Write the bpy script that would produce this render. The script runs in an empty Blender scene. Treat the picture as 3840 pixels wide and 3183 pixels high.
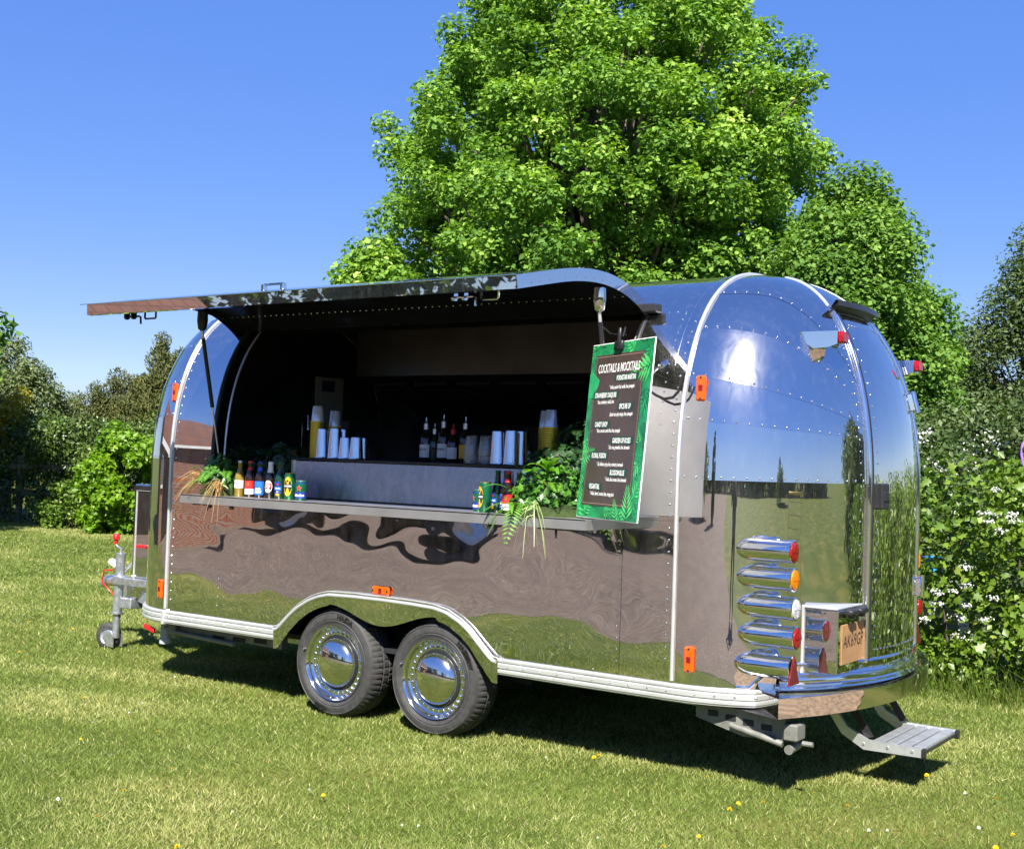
import bpy, math, random
import numpy as np
from mathutils import Vector, Matrix, noise
random.seed(7); RNG = np.random.default_rng(11)
PI = math.pi; rad = math.radians
SC = bpy.context.scene; COL = SC.collection

# ------------------------------------------------------------------ camera
CAM_C = np.array([4.6499, -5.5044, 1.544]); YAW, PITCH, ROLL = 0.6072, 0.0287, 0.0333
_F = np.array([-math.sin(YAW)*math.cos(PITCH), math.cos(YAW)*math.cos(PITCH), math.sin(PITCH)])
_R = np.array([math.cos(YAW), math.sin(YAW), 0.0]); _U = np.cross(_R, _F)
CAM_R = math.cos(ROLL)*_R + math.sin(ROLL)*_U; CAM_U = math.cos(ROLL)*_U - math.sin(ROLL)*_R
cam = bpy.data.cameras.new('camera'); camo = bpy.data.objects.new('camera', cam); COL.objects.link(camo)
cam.sensor_fit = 'HORIZONTAL'; cam.sensor_width = 36.0; cam.lens = 4693.4/3840*36
cam.clip_start = 0.05; cam.clip_end = 2000
camo.matrix_world = Matrix(((CAM_R[0], CAM_U[0], -_F[0], CAM_C[0]), (CAM_R[1], CAM_U[1], -_F[1], CAM_C[1]),
                            (CAM_R[2], CAM_U[2], -_F[2], CAM_C[2]), (0, 0, 0, 1)))
SC.camera = camo
def at(u, v, depth):
    """place on the photo's 2100 px wide frame, depth metres along the view axis -> world point"""
    f = 4693.4/1.8286
    return CAM_C + depth*(_F + (u-1050)/f*CAM_R - (v-870.4)/f*CAM_U)

# ------------------------------------------------------------------ sky, sun, exposure
SUN_EL, SUN_AZ = rad(46.5), rad(28.0)          # azimuth measured from -Y towards +X
sun_dir = Vector((math.sin(SUN_AZ)*math.cos(SUN_EL), -math.cos(SUN_AZ)*math.cos(SUN_EL), math.sin(SUN_EL)))
W = bpy.data.worlds.new('World'); SC.world = W; W.use_nodes = True
nt = W.node_tree; nt.nodes.clear()
sky = nt.nodes.new('ShaderNodeTexSky'); sky.sky_type = 'NISHITA'; sky.sun_disc = False
sky.sun_elevation = SUN_EL; sky.sun_rotation = PI - SUN_AZ
sky.air_density = 1.0; sky.dust_density = 0.1; sky.ozone_density = 2.2; sky.altitude = 50
bg = nt.nodes.new('ShaderNodeBackground'); bg.inputs['Strength'].default_value = 0.114
wo = nt.nodes.new('ShaderNodeOutputWorld')
hs = nt.nodes.new('ShaderNodeHueSaturation'); gm = nt.nodes.new('ShaderNodeGamma'); gm.inputs['Gamma'].default_value = .66
hs.inputs['Saturation'].default_value = 1.75; hs.inputs['Hue'].default_value = .526
nt.links.new(sky.outputs[0], gm.inputs[0]); nt.links.new(gm.outputs[0], hs.inputs['Color']); ev = nt.nodes.new('ShaderNodeMix'); ev.data_type = 'RGBA'; ev.inputs[0].default_value = .45; ev.inputs[7].default_value = (.58, 1.18, 3.25, 1)   # evens the dome out, as the phone's tone curve does
nt.links.new(hs.outputs[0], ev.inputs[6]); nt.links.new(ev.outputs[2], bg.inputs[0]); nt.links.new(bg.outputs[0], wo.inputs[0])
sl = bpy.data.lights.new('sun', 'SUN'); sl.energy = 5.0; sl.angle = rad(0.53); sl.color = (1.0, 0.955, 0.88)
so = bpy.data.objects.new('sun', sl); COL.objects.link(so)
so.rotation_euler = sun_dir.to_track_quat('Z', 'Y').to_euler(); so.location = (6, -10, 12)
SC.view_settings.view_transform = 'Standard'; SC.view_settings.look = 'None'
SC.view_settings.exposure = 1.4; SC.view_settings.gamma = 1.0; SC.view_settings.use_curve_mapping = False
SC.render.engine = 'CYCLES'
SC.cycles.max_bounces = 9; SC.cycles.glossy_bounces = 6; SC.cycles.diffuse_bounces = 3
SC.cycles.transmission_bounces = 6; SC.cycles.transparent_max_bounces = 8
SC.cycles.sample_clamp_indirect = 6.0; SC.cycles.blur_glossy = 0.6; SC.cycles.use_denoising = True

# ------------------------------------------------------------------ materials
MATS = {}
def _mat(name):
    m = bpy.data.materials.new(name); m.use_nodes = True; m.node_tree.nodes.clear(); return m, m.node_tree
def _out(t, sh):
    o = t.nodes.new('ShaderNodeOutputMaterial'); t.links.new(sh, o.inputs['Surface'])
def _N(t, kind, **kw):
    n = t.nodes.new(kind)
    for k, v in kw.items():
        if k in n.inputs: n.inputs[k].default_value = v
        else: setattr(n, k, v)
    return n
def _bsdf(t, color=(.5, .5, .5), rough=.5, metal=0., spec=.5):
    b = t.nodes.new('ShaderNodeBsdfPrincipled')
    b.inputs['Base Color'].default_value = (*color, 1); b.inputs['Roughness'].default_value = rough
    b.inputs['Metallic'].default_value = metal; b.inputs['Specular IOR Level'].default_value = spec
    return b
def _ramp(t, fac, stops):
    r = t.nodes.new('ShaderNodeValToRGB'); e = r.color_ramp.elements
    while len(e) < len(stops): e.new(0.5)
    for el, (p, c) in zip(e, stops): el.position = p; el.color = (*c, 1)
    t.links.new(fac, r.inputs[0]); return r.outputs[0]
def _noise(t, scale, detail=3., rough=.55, stretch=None, src='Object', dist=0.):
    tc = t.nodes.new('ShaderNodeTexCoord'); n = t.nodes.new('ShaderNodeTexNoise')
    n.inputs['Scale'].default_value = scale; n.inputs['Detail'].default_value = detail
    n.inputs['Roughness'].default_value = rough; n.inputs['Distortion'].default_value = dist
    if stretch:
        mp = t.nodes.new('ShaderNodeMapping'); mp.inputs['Scale'].default_value = stretch
        t.links.new(tc.outputs[src], mp.inputs[0]); t.links.new(mp.outputs[0], n.inputs[0])
    else: t.links.new(tc.outputs[src], n.inputs[0])
    return n.outputs[0]
def _bump(t, b, h, strength=.3, dist=.01):
    n = t.nodes.new('ShaderNodeBump'); n.inputs['Strength'].default_value = strength
    n.inputs['Distance'].default_value = dist; t.links.new(h, n.inputs['Height'])
    t.links.new(n.outputs[0], b.inputs['Normal']); return n
def plain(name, color, rough=.5, metal=0., spec=.5, var=.12, nscale=9., bump=0., bscale=60.):
    """one colour with a little grain, uneven gloss and optional relief"""
    if name in MATS: return MATS[name]
    m, t = _mat(name); b = _bsdf(t, color, rough, metal, spec)
    lo = tuple(max(0, c*(1-var)) for c in color); hi = tuple(min(1, c*(1+var)) for c in color)
    n = _noise(t, nscale)
    t.links.new(_ramp(t, n, [(.3, lo), (.7, hi)]), b.inputs['Base Color'])
    mr = _N(t, 'ShaderNodeMapRange'); mr.inputs[3].default_value = rough*.85; mr.inputs[4].default_value = min(1, rough*1.2)
    t.links.new(n, mr.inputs[0]); t.links.new(mr.outputs[0], b.inputs['Roughness'])
    if bump: _bump(t, b, _noise(t, bscale, 2.), bump, .004)
    _out(t, b.outputs[0]); MATS[name] = m; return m
def chrome(name, color=(.71, .69, .67), r0=.012, r1=.22, haze=.12, scratch=True):
    """polished stainless steel: a mirror lobe and a weak hazy one from polishing scratches"""
    m, t = _mat(name)
    a = _bsdf(t, color, r0, 1.); h = _bsdf(t, color, r1, 1.)
    mx = t.nodes.new('ShaderNodeMixShader')
    if scratch:
        n = _noise(t, 4., 5., .65, (3., 3., 1.), 'Object', .8); mr = _N(t, 'ShaderNodeMapRange')
        mr.inputs[1].default_value = .35; mr.inputs[2].default_value = .75
        mr.inputs[3].default_value = haze*.3; mr.inputs[4].default_value = haze*2.1
        t.links.new(n, mr.inputs[0]); t.links.new(mr.outputs[0], mx.inputs[0])
    else: mx.inputs[0].default_value = haze
    t.links.new(a.outputs[0], mx.inputs[1]); t.links.new(h.outputs[0], mx.inputs[2]); last = mx
    if scratch:      # thin uneven film of dust and dried water spots
        du = _bsdf(t, (.42, .40, .36), .9, 0, .2); m2 = t.nodes.new('ShaderNodeMixShader'); n2 = _noise(t, 22., 6., .75, (1., 1., .55)); mr2 = _N(t, 'ShaderNodeMapRange')
        mr2.inputs[1].default_value = .52; mr2.inputs[2].default_value = .78; mr2.inputs[3].default_value = .008; mr2.inputs[4].default_value = .06
        t.links.new(n2, mr2.inputs[0]); t.links.new(mr2.outputs[0], m2.inputs[0]); t.links.new(mx.outputs[0], m2.inputs[1]); t.links.new(du.outputs[0], m2.inputs[2]); last = m2
    _out(t, last.outputs[0]); MATS[name] = m; return m
def foliage(name, stops, trans=.35, rough=.5, spec=.35, tcol=None):
    """leaf colour by a per-leaf random attribute, thin and partly translucent"""
    m, t = _mat(name); at_ = t.nodes.new('ShaderNodeAttribute'); at_.attribute_name = 'rnd'
    c = _ramp(t, at_.outputs['Fac'], stops); b = _bsdf(t, (0, .1, 0), rough, 0, spec)
    t.links.new(c, b.inputs['Base Color'])
    tr = t.nodes.new('ShaderNodeBsdfTranslucent'); g = t.nodes.new('ShaderNodeMix'); g.data_type = 'RGBA'; g.blend_type = 'MULTIPLY'
    g.inputs[0].default_value = 1.; t.links.new(c, g.inputs[6]); g.inputs[7].default_value = (*(tcol or (1.5, 1.6, .5)), 1)
    t.links.new(g.outputs[2], tr.inputs[0])
    mx = t.nodes.new('ShaderNodeMixShader'); mx.inputs[0].default_value = trans
    t.links.new(b.outputs[0], mx.inputs[1]); t.links.new(tr.outputs[0], mx.inputs[2])
    _out(t, mx.outputs[0]); MATS[name] = m; return m
def glass(name, color, rough=.02):
    m, t = _mat(name); b = _bsdf(t, color, rough, 0, .5); b.inputs['Transmission Weight'].default_value = .92; b.inputs['IOR'].default_value = 1.45
    _out(t, b.outputs[0]); MATS[name] = m; return m

M_CHROME = chrome('polished_steel'); M_TRIMCH = chrome('bright_trim', (.78, .79, .81), .03, .2, .25)
M_PODCH = chrome('pod_chrome', (.74, .75, .77), .015, .15, .12)
M_BRUSH = chrome('brushed_steel', (.54, .52, .52), .26, .42, .5)
M_TIN = chrome('tin_steel', (.75, .77, .80), .12, .3, .5)
M_ALU = plain('anodised_trim', (.76, .76, .77), .28, .68, .5, .06)
M_STEP = plain('step_aluminium', (.62, .63, .64), .38, .75, .5, .08, 20)
M_GALV = plain('galvanised', (.55, .57, .60), .36, .85, .5, .22, 26, .12)
M_BLACK = plain('black_plastic', (.018, .018, .02), .35, 0, .4, .2)
M_LINING = plain('black_lining', (.012, .012, .014), .16, .0, .5, .2)
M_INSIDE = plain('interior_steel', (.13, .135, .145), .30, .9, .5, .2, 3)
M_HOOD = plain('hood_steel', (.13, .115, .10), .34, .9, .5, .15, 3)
M_INDARK = plain('interior_dark', (.02, .02, .022), .5, 0, .3)
M_TYRE = plain('tyre_rubber', (.040, .039, .038), .62, 0, .35, .25, 30, .2, 200)
M_TYRETXT = plain('tyre_lettering', (.010, .010, .010), .4, 0, .4)
M_ORANGE = plain('orange_lens', (.62, .075, .003), .22, 0, .6, .1, 40)
M_AMBER = plain('amber_lens', (.62, .17, .004), .15, 0, .6, .2, 60)
M_RED = plain('red_lens', (.26, .004, .006), .15, 0, .6, .25, 60)
M_REDDULL = plain('red_reflector', (.12, .008, .010), .3, 0, .5, .25, 50)
M_CLEAR = plain('clear_lens', (.62, .63, .66), .12, .35, .6, .2, 60)
M_REDPL = plain('red_plastic', (.55, .012, .012), .35, 0, .5, .1)
M_CARD = plain('brown_card', (.34, .19, .085), .75, 0, .2, .12, 14, .15, 40)
M_INK = plain('marker_ink', (.03, .025, .022), .5, 0, .2)
M_WHITEPL = plain('white_plastic', (.84, .83, .81), .4, 0, .4, .05)
M_GREYPL = plain('grey_plastic', (.34, .35, .36), .45, 0, .4, .05)
M_UNDER = plain('chassis_grey', (.19, .19, .165), .5, .3, .4, .2, 20)
M_PAPER = plain('notice_paper', (.30, .30, .29), .7, 0, .2, .06)
M_NAVY = plain('notice_navy', (.03, .035, .07), .6, 0, .2, .06)

# ------------------------------------------------------------------ mesh helpers
ORG = {}
def link(o, parent=None):
    COL.objects.link(o)
    if parent is not None:
        o.parent = parent
        if parent.name in ORG: o.matrix_parent_inverse = Matrix.Translation(-Vector(ORG[parent.name]))
    return o
def tag(o, label=None, cat=None, group=None, kind=None):
    for k, v in (('label', label), ('category', cat), ('group', group), ('kind', kind)):
        if v: o[k] = v
    return o
def thing(name, loc, label, cat, group=None):
    o = bpy.data.objects.new(name, None); o.location = loc; o.empty_display_size = .1; COL.objects.link(o)
    ORG[o.name] = tuple(loc); return tag(o, label, cat, group)
def part(name, parent):
    o = bpy.data.objects.new(name, None); o.empty_display_size = .05; return link(o, parent)
class MB:
    def __init__(s): s.v = []; s.f = []
    def add(s, vs, fs):
        o = len(s.v); s.v += [tuple(map(float, v)) for v in vs]; s.f += [tuple(i+o for i in f) for f in fs]; return s
    def box(s, c, sz, rot=None, bev=0.):
        hx, hy, hz = sz[0]/2, sz[1]/2, sz[2]/2; c = Vector(c)
        if bev <= 0:
            vs = [Vector((x*hx, y*hy, z*hz)) for x in (-1, 1) for y in (-1, 1) for z in (-1, 1)]
            fs = [(0, 1, 3, 2), (4, 6, 7, 5), (0, 4, 5, 1), (2, 3, 7, 6), (0, 2, 6, 4), (1, 5, 7, 3)]
        else:
            b = min(bev, hx*.9, hy*.9, hz*.9); vs = []; fs = []
            idx = {}
            for sx in (-1, 1):
                for sy in (-1, 1):
                    for sz_ in (-1, 1):
                        for a in range(3):
                            p = [sx*(hx-b), sy*(hy-b), sz_*(hz-b)]; p[a] = (sx*hx, sy*hy, sz_*hz)[a]
                            idx[(sx, sy, sz_, a)] = len(vs); vs.append(Vector(p))
            for a in range(3):
                u, w = [(1, 2), (2, 0), (0, 1)][a]
                for sg in (-1, 1):
                    q = []
                    for su, sw in ((-1, -1), (1, -1), (1, 1), (-1, 1)):
                        k = [0, 0, 0]; k[a] = sg; k[u] = su; k[w] = sw; q.append(idx[(k[0], k[1], k[2], a)])
                    fs.append(q if sg > 0 else q[::-1])
            for a in range(3):
                u, w = [(1, 2), (2, 0), (0, 1)][a]
                for su in (-1, 1):
                    for sw in (-1, 1):
                        k0 = [0, 0, 0]; k0[u] = su; k0[w] = sw; k1 = list(k0); k0[a] = -1; k1[a] = 1
                        q = [idx[(*k0, u)], idx[(*k1, u)], idx[(*k1, w)], idx[(*k0, w)]]
                        fs.append(q if su*sw < 0 else q[::-1])
            for sx in (-1, 1):
                for sy in (-1, 1):
                    for sz_ in (-1, 1):
                        q = [idx[(sx, sy, sz_, a)] for a in range(3)]; fs.append(q if sx*sy*sz_ > 0 else q[::-1])
        if rot is not None: vs = [rot @ v for v in vs]
        return s.add([v+c for v in vs], fs)
    def cyl(s, p0, p1, r0, r1=None, n=16, caps=True):
        r0 = float(r0); r1 = r0 if r1 is None else float(r1); p0, p1 = Vector(p0), Vector(p1); d = (p1-p0).normalized()
        a = d.orthogonal().normalized(); b = d.cross(a); vs = []
        for p, r in ((p0, r0), (p1, r1)):
            vs += [p+r*(math.cos(2*PI*i/n)*a+math.sin(2*PI*i/n)*b) for i in range(n)]
        fs = [(i, (i+1) % n, n+(i+1) % n, n+i) for i in range(n)]
        if caps: fs += [tuple(range(n))[::-1], tuple(range(n, 2*n))]
        return s.add(vs, fs)
    def tube(s, pts, r, n=8, caps=True):
        pts = [Vector(p) for p in pts]; m = len(pts); vs = []; ref = None
        rs = [float(q_) for q_ in r] if hasattr(r, '__len__') else [float(r)]*m
        for i, p in enumerate(pts):
            d = (pts[min(i+1, m-1)]-pts[max(i-1, 0)]).normalized()
            if ref is None: ref = d.orthogonal().normalized()
            a = (ref-d*ref.dot(d)).normalized(); ref = a; b = d.cross(a)
            vs += [p+rs[i]*(math.cos(2*PI*k/n)*a+math.sin(2*PI*k/n)*b) for k in range(n)]
        fs = [(i*n+k, i*n+(k+1) % n, (i+1)*n+(k+1) % n, (i+1)*n+k) for i in range(m-1) for k in range(n)]
        if caps: fs += [tuple(range(n))[::-1], tuple(range((m-1)*n, m*n))]
        return s.add(vs, fs)
    def lathe(s, prof, n=32, M=None):
        vs = []; m = len(prof)
        for r, h in prof:
            vs += [Vector((r*math.cos(2*PI*i/n), r*math.sin(2*PI*i/n), h)) for i in range(n)]
        fs = [(j*n+i, j*n+(i+1) % n, (j+1)*n+(i+1) % n, (j+1)*n+i) for j in range(m-1) for i in range(n)]
        if M is not None: vs = [M @ v for v in vs]
        return s.add(vs, fs)
    def grid(s, P, flip=False):
        P = np.asarray(P); ny, nx = P.shape[:2]
        fs = [(j*nx+i, j*nx+i+1, (j+1)*nx+i+1, (j+1)*nx+i) for j in range(ny-1) for i in range(nx-1)]
        if flip: fs = [f[::-1] for f in fs]
        return s.add(P.reshape(-1, 3), fs)
    def prism(s, poly, a, b, fn):
        """extrude a 2-D polygon; fn(u, v, w) -> xyz, w runs a..b"""
        n = len(poly); vs = [fn(u, v, a) for u, v in poly]+[fn(u, v, b) for u, v in poly]
        return s.add(vs, [tuple(range(n))[::-1], tuple(range(n, 2*n))]+[(i, (i+1) % n, n+(i+1) % n, n+i) for i in range(n)])
    def sweep(s, path, prof, closed=False):
        """path: list of (point, outward, up) ; prof: list of (d, z)"""
        P = np.array([[np.array(p)+d*np.array(o)+z*np.array(u) for d, z in prof] for p, o, u in path])
        s.grid(P)
        return s
    def build(s, name, mat, parent=None, smooth=None, kind=None):
        me = bpy.data.meshes.new(name); me.from_pydata(s.v, [], s.f); me.update()
        if mat is not None: me.materials.append(mat)
        o = bpy.data.objects.new(name, me)
        if smooth is not None:
            me.polygons.foreach_set('use_smooth', [True]*len(me.polygons))
            if smooth < 180: me.set_sharp_from_angle(angle=rad(smooth))
        link(o, parent)
        if kind: o['kind'] = kind
        return o
def np_mesh(name, V, F, mat, parent=None, rnd=None, smooth=False, kind=None):
    """V (n,3), F (m,k) -> object; rnd (n,) optional point attribute"""
    me = bpy.data.meshes.new(name); V = np.ascontiguousarray(V, np.float32); F = np.ascontiguousarray(F, np.int32)
    me.vertices.add(len(V)); me.vertices.foreach_set('co', V.ravel())
    me.loops.add(F.size); me.loops.foreach_set('vertex_index', F.ravel())
    me.polygons.add(len(F)); me.polygons.foreach_set('loop_start', np.arange(len(F), dtype=np.int32)*F.shape[1])
    if smooth: me.polygons.foreach_set('use_smooth', np.ones(len(F), bool))
    me.update(calc_edges=True)
    if rnd is not None:
        a = me.attributes.new('rnd', 'FLOAT', 'POINT'); a.data.foreach_set('value', np.ascontiguousarray(rnd, np.float32))
    me.materials.append(mat); o = bpy.data.objects.new(name, me); link(o, parent)
    if kind: o['kind'] = kind
    return o
def text_mesh(body, size=1., xs=1., shear=0., align='CENTER', bold=0.):
    """built-in font -> (verts (n,3) in xy, faces)"""
    cu = bpy.data.curves.new('t', 'FONT'); cu.body = body; cu.size = size; cu.align_x = align; cu.align_y = 'CENTER'
    cu.shear = shear; cu.offset = bold; cu.resolution_u = 2
    o = bpy.data.objects.new('t', cu); COL.objects.link(o)
    dg = bpy.context.evaluated_depsgraph_get(); me = bpy.data.meshes.new_from_object(o.evaluated_get(dg))
    V = np.array([v.co[:] for v in me.vertices]).reshape(-1, 3); F = [tuple(p.vertices) for p in me.polygons]
    bpy.data.objects.remove(o); bpy.data.curves.remove(cu); bpy.data.meshes.remove(me)
    if len(V): V[:, 0] *= xs
    return V, F
def lettering(name, body, mat, parent, fn, **kw):
    V, F = text_mesh(body, **kw); b = MB(); b.add([fn(v) for v in V], F); return b.build(name, mat, parent)
def copy_tree(o, parent=None):
    c = o.copy(); COL.objects.link(c); c.parent = parent
    for ch in o.children: copy_tree(ch, c)
    return c

# ------------------------------------------------------------------ ground
def mat_lawn():
    m, t = _mat('lawn_soil_grass'); b = _bsdf(t, (.1, .13, .03), .9, 0, .15)
    n1 = _noise(t, .55, 5., .6, None, 'Object', .6); n2 = _noise(t, 38., 3., .6)
    c1 = _ramp(t, n1, [(.30, (.055, .078, .013)), (.50, (.08, .105, .019)), (.68, (.15, .14, .037)), (.8, (.23, .20, .07))])
    c2 = _ramp(t, n2, [(.3, (.45, .5, .4)), (.7, (1.25, 1.2, 1.1))])
    mx = t.nodes.new('ShaderNodeMix'); mx.data_type = 'RGBA'; mx.blend_type = 'MULTIPLY'; mx.inputs[0].default_value = .8
    t.links.new(c1, mx.inputs[6]); t.links.new(c2, mx.inputs[7]); t.links.new(mx.outputs[2], b.inputs['Base Color'])
    _bump(t, b, n2, .8, .03); _out(t, b.outputs[0]); return m
def mat_gravel():
    m, t = _mat('drive_gravel'); b = _bsdf(t, (.2, .17, .15), .9, 0, .2)
    n1 = _noise(t, 11., 8., .8); n2 = _noise(t, .6, 4.)
    c1 = _ramp(t, n1, [(.36, (.040, .028, .022)), (.47, (.098, .074, .060)), (.55, (.130, .100, .082)), (.66, (.26, .21, .175))])
    c2 = _ramp(t, n2, [(.3, (.8, .78, .76)), (.7, (1.1, 1.08, 1.04))])
    mx = t.nodes.new('ShaderNodeMix'); mx.data_type = 'RGBA'; mx.blend_type = 'MULTIPLY'; mx.inputs[0].default_value = 1.
    t.links.new(c1, mx.inputs[6]); t.links.new(c2, mx.inputs[7]); t.links.new(mx.outputs[2], b.inputs['Base Color'])
    _bump(t, b, n1, .6, .02); _out(t, b.outputs[0]); return m
M_LAWN = mat_lawn(); M_GRAVEL = mat_gravel()
g = MB(); g.add([(-400, -400, 0), (400, -400, 0), (400, 400, 0), (-400, 400, 0)], [(0, 1, 2, 3)])
lawn = g.build('lawn', M_LAWN); tag(lawn, 'short mown green lawn with dry yellowed clippings', None, None, 'structure')
edge = [(-60, -5.2), (-20, -4.9), (-9, -4.6), (-5, -4.75), (-2.5, -4.7), (-.8, -4.4), (.6, -3.95), (1.7, -3.5), (2.6, -3.3), (3.3, -2.9), (3.9, -2.2), (4.6, -1.6), (5.3, -1.7), (5.6, -2.6), (5.2, -4.0),
        (5.4, -7), (6.2, -12), (8.5, -22), (14, -40), (26, -70)]
poly = []
for (x0, y0), (x1, y1) in zip(edge[:-1], edge[1:]):
    k = max(2, int(math.hypot(x1-x0, y1-y0)/.5)); k = min(k, 12)
    for i in range(k):
        s = i/k; x, y = x0+(x1-x0)*s, y0+(y1-y0)*s; w = .10*noise.noise((x*1.7, y*1.7, 0)); poly.append((x+w, y+w*1.3))
poly += [(26, -70), (10, -70), (-60, -34)]
g = MB(); g.add([(x, y, .004) for x, y in poly], [tuple(range(len(poly)))])
gr = g.build('gravel_drive', M_GRAVEL); tag(gr, 'grey brown gravel drive in front of the trailer', None, None, 'structure')

# bare sandy track along the right of the trailer, seen in the bumper
M_DIRT = plain('sandy_track', (.235, .165, .105), .95, 0, .1, .45, 9, .6, 50)
PATH = [(3.75, -2.9), (4.6, -3.1), (5.6, -2.4), (6.1, -.8), (6.3, 1.2), (6.4, 2.9), (5.4, 3.0), (4.5, 2.6), (4.1, 1.6), (3.95, .6), (3.85, -.4), (3.7, -1.4), (3.6, -2.2)]
_p = []
for (x0, y0), (x1, y1) in zip(PATH, PATH[1:]+PATH[:1]):
    for i in range(8):
        x, y = x0+(x1-x0)*i/8, y0+(y1-y0)*i/8; w = .16*noise.noise((x*2.3, y*2.3, 4.))+.06*noise.noise((x*9., y*9., 1.)); _p.append((x+w, y-w))
PATH = _p
g = MB(); g.add([(x, y, .008) for x, y in PATH], [tuple(range(len(PATH)))]); dp = g.build('sandy_track', M_DIRT); tag(dp, 'bare sandy track beside the trailer rear', None, None, 'structure')

# lawn blades: one mesh of single-triangle blades, denser towards the camera
def in_poly(x, y, P):
    c = np.zeros(len(x), bool); P = np.array(P); n = len(P)
    for i in range(n):
        x0, y0 = P[i]; x1, y1 = P[i-1]
        hit = ((y0 > y) != (y1 > y)) & (x < (x1-x0)*(y-y0)/(y1-y0+1e-12)+x0); c ^= hit
    return c
def frust(mar=120):
    q = []
    for u, v in ((-mar, 1741+mar), (2100+mar, 1741+mar), (2100+mar, 1240), (-mar, 1120)):
        d = at(u, v, 1.)-CAM_C; t_ = -CAM_C[2]/d[2]; q.append((CAM_C+t_*d)[:2])
    return q
M_GRASS = foliage('grass_blade', [(0.0, (0.065, 0.1134, 0.0143)), (0.35, (0.1624, 0.222, 0.0407)), (0.62, (0.2507, 0.2959, 0.0713)), (0.82, (0.4085, 0.3946, 0.1425)), (1.0, (0.6312, 0.5919, 0.3053))], .35, .55, .25, (1.2, 1.25, .7))
def vnoise(x, y, s, seed=0.):
    """cheap smooth value noise on arrays"""
    x = x*s+seed*17.3; y = y*s+seed*9.1; xi = np.floor(x).astype(int); yi = np.floor(y).astype(int); fx = x-xi; fy = y-yi
    fx = fx*fx*(3-2*fx); fy = fy*fy*(3-2*fy)
    def h(a, b):
        n_ = np.sin(a*127.1+b*311.7)*43758.5453; return n_-np.floor(n_)
    return (h(xi, yi)*(1-fx)+h(xi+1, yi)*fx)*(1-fy)+(h(xi, yi+1)*(1-fx)+h(xi+1, yi+1)*fx)*fy
def grass_blades():
    """single-triangle blades, spread evenly in what the lens sees: dense near, sparser and broader far off"""
    n = 1100000; u_ = RNG.random(n); e = .75; r0, r1 = 4.1, 27.
    d = (r0**e+u_*(r1**e-r0**e))**(1/e); be = rad(60.5)-RNG.random(n)*rad(60.5-8.)
    x = CAM_C[0]-np.sin(be)*d; y = CAM_C[1]+np.cos(be)*d
    keep = ~in_poly(x, y, poly) & ~in_poly(x, y, PATH) & ~((y > 3.9) & (x > -3) & (x < 8)) & (y < 10.6+.25*(x+14)); x, y, d = x[keep], y[keep], d[keep]
    # a coarser fringe up to the drive, which only the polished steel shows
    m = 110000; x2 = RNG.uniform(-7, 4, m); y2 = RNG.uniform(-5.2, -.3, m); k2 = (np.hypot(x2-CAM_C[0], y2-CAM_C[1]) > 1) & ~in_poly(x2, y2, poly) & ~in_poly(x2, y2, PATH); x2, y2 = x2[k2], y2[k2]
    x = np.r_[x, x2]; y = np.r_[y, y2]; d = np.r_[d, np.full(len(x2), 9.)]
    N = len(x); tuft = vnoise(x, y, 6.)*.5+vnoise(x, y, 17., 3)*.5; big = vnoise(x, y, .75, 5)*.5+vnoise(x*.55+y*.25, y*1.6-x*.5, 1.5, 2)*.5
    hgt = (.009+.021*tuft)*RNG.uniform(.6, 1.35, N)*(1+.3*np.clip((d-7)/8, 0, 1)); wid = RNG.uniform(.0012, .0026, N)*np.clip(d/6, 1, 3.4)
    an = RNG.uniform(0, 2*PI, N); lean = RNG.uniform(.2, 1.9, N)*hgt; la = RNG.uniform(0, 2*PI, N)
    V = np.zeros((N, 3, 3)); cx, sx = np.cos(an)*wid, np.sin(an)*wid
    V[:, 0] = np.stack([x-cx, y-sx, np.full(N, -.002)], 1); V[:, 1] = np.stack([x+cx, y+sx, np.full(N, -.002)], 1)
    V[:, 2] = np.stack([x+np.cos(la)*lean, y+np.sin(la)*lean, hgt], 1)
    dry = np.clip((big-.46)*4.2, 0, 1); lush = np.clip((.44-big)*3.5, 0, 1)
    r = np.clip(RNG.normal(.36, .15, N)+dry*RNG.uniform(0, .5, N)+.26*(tuft-.5)-.14*lush, 0, .8); straw = RNG.random(N) < (.07+.20*dry); r[straw] = RNG.uniform(.72, 1., straw.sum())
    o = np_mesh('grass', V.reshape(-1, 3), np.arange(3*N).reshape(-1, 3), M_GRASS, None, np.repeat(r, 3), False, 'stuff')
    tag(o, 'short grass blades of the lawn around the trailer'); return o
grass_blades()

# ------------------------------------------------------------------ foliage
def norm(a): return a/np.maximum(np.linalg.norm(a, axis=-1, keepdims=True), 1e-9)
def kites(P, Nn, size, asp=.65, fold=.22, axis=None, rng=RNG):
    N = len(P); a = axis if axis is not None else rng.normal(size=(N, 3)); a = norm(a-Nn*np.sum(a*Nn, 1, keepdims=True)); b = np.cross(Nn, a); s = size[:, None]
    V = np.stack([P-a*s*.5, P+b*s*asp*.5+Nn*s*fold*.5, P+a*s*.55, P-b*s*asp*.5+Nn*s*fold*.5], 1).reshape(-1, 3)
    i = np.arange(N)[:, None]*4; F = np.concatenate([i+np.array([0, 2, 1]), i+np.array([0, 3, 2])], 1).reshape(-1, 3); return V, F, 4
LOBE = np.array([(0, -.5), (.16, -.42), (.50, -.30), (.30, -.05), (.58, .22), (.24, .20), (.0, .62), (-.24, .20), (-.58, .22), (-.30, -.05), (-.50, -.30), (-.16, -.42)])
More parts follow.
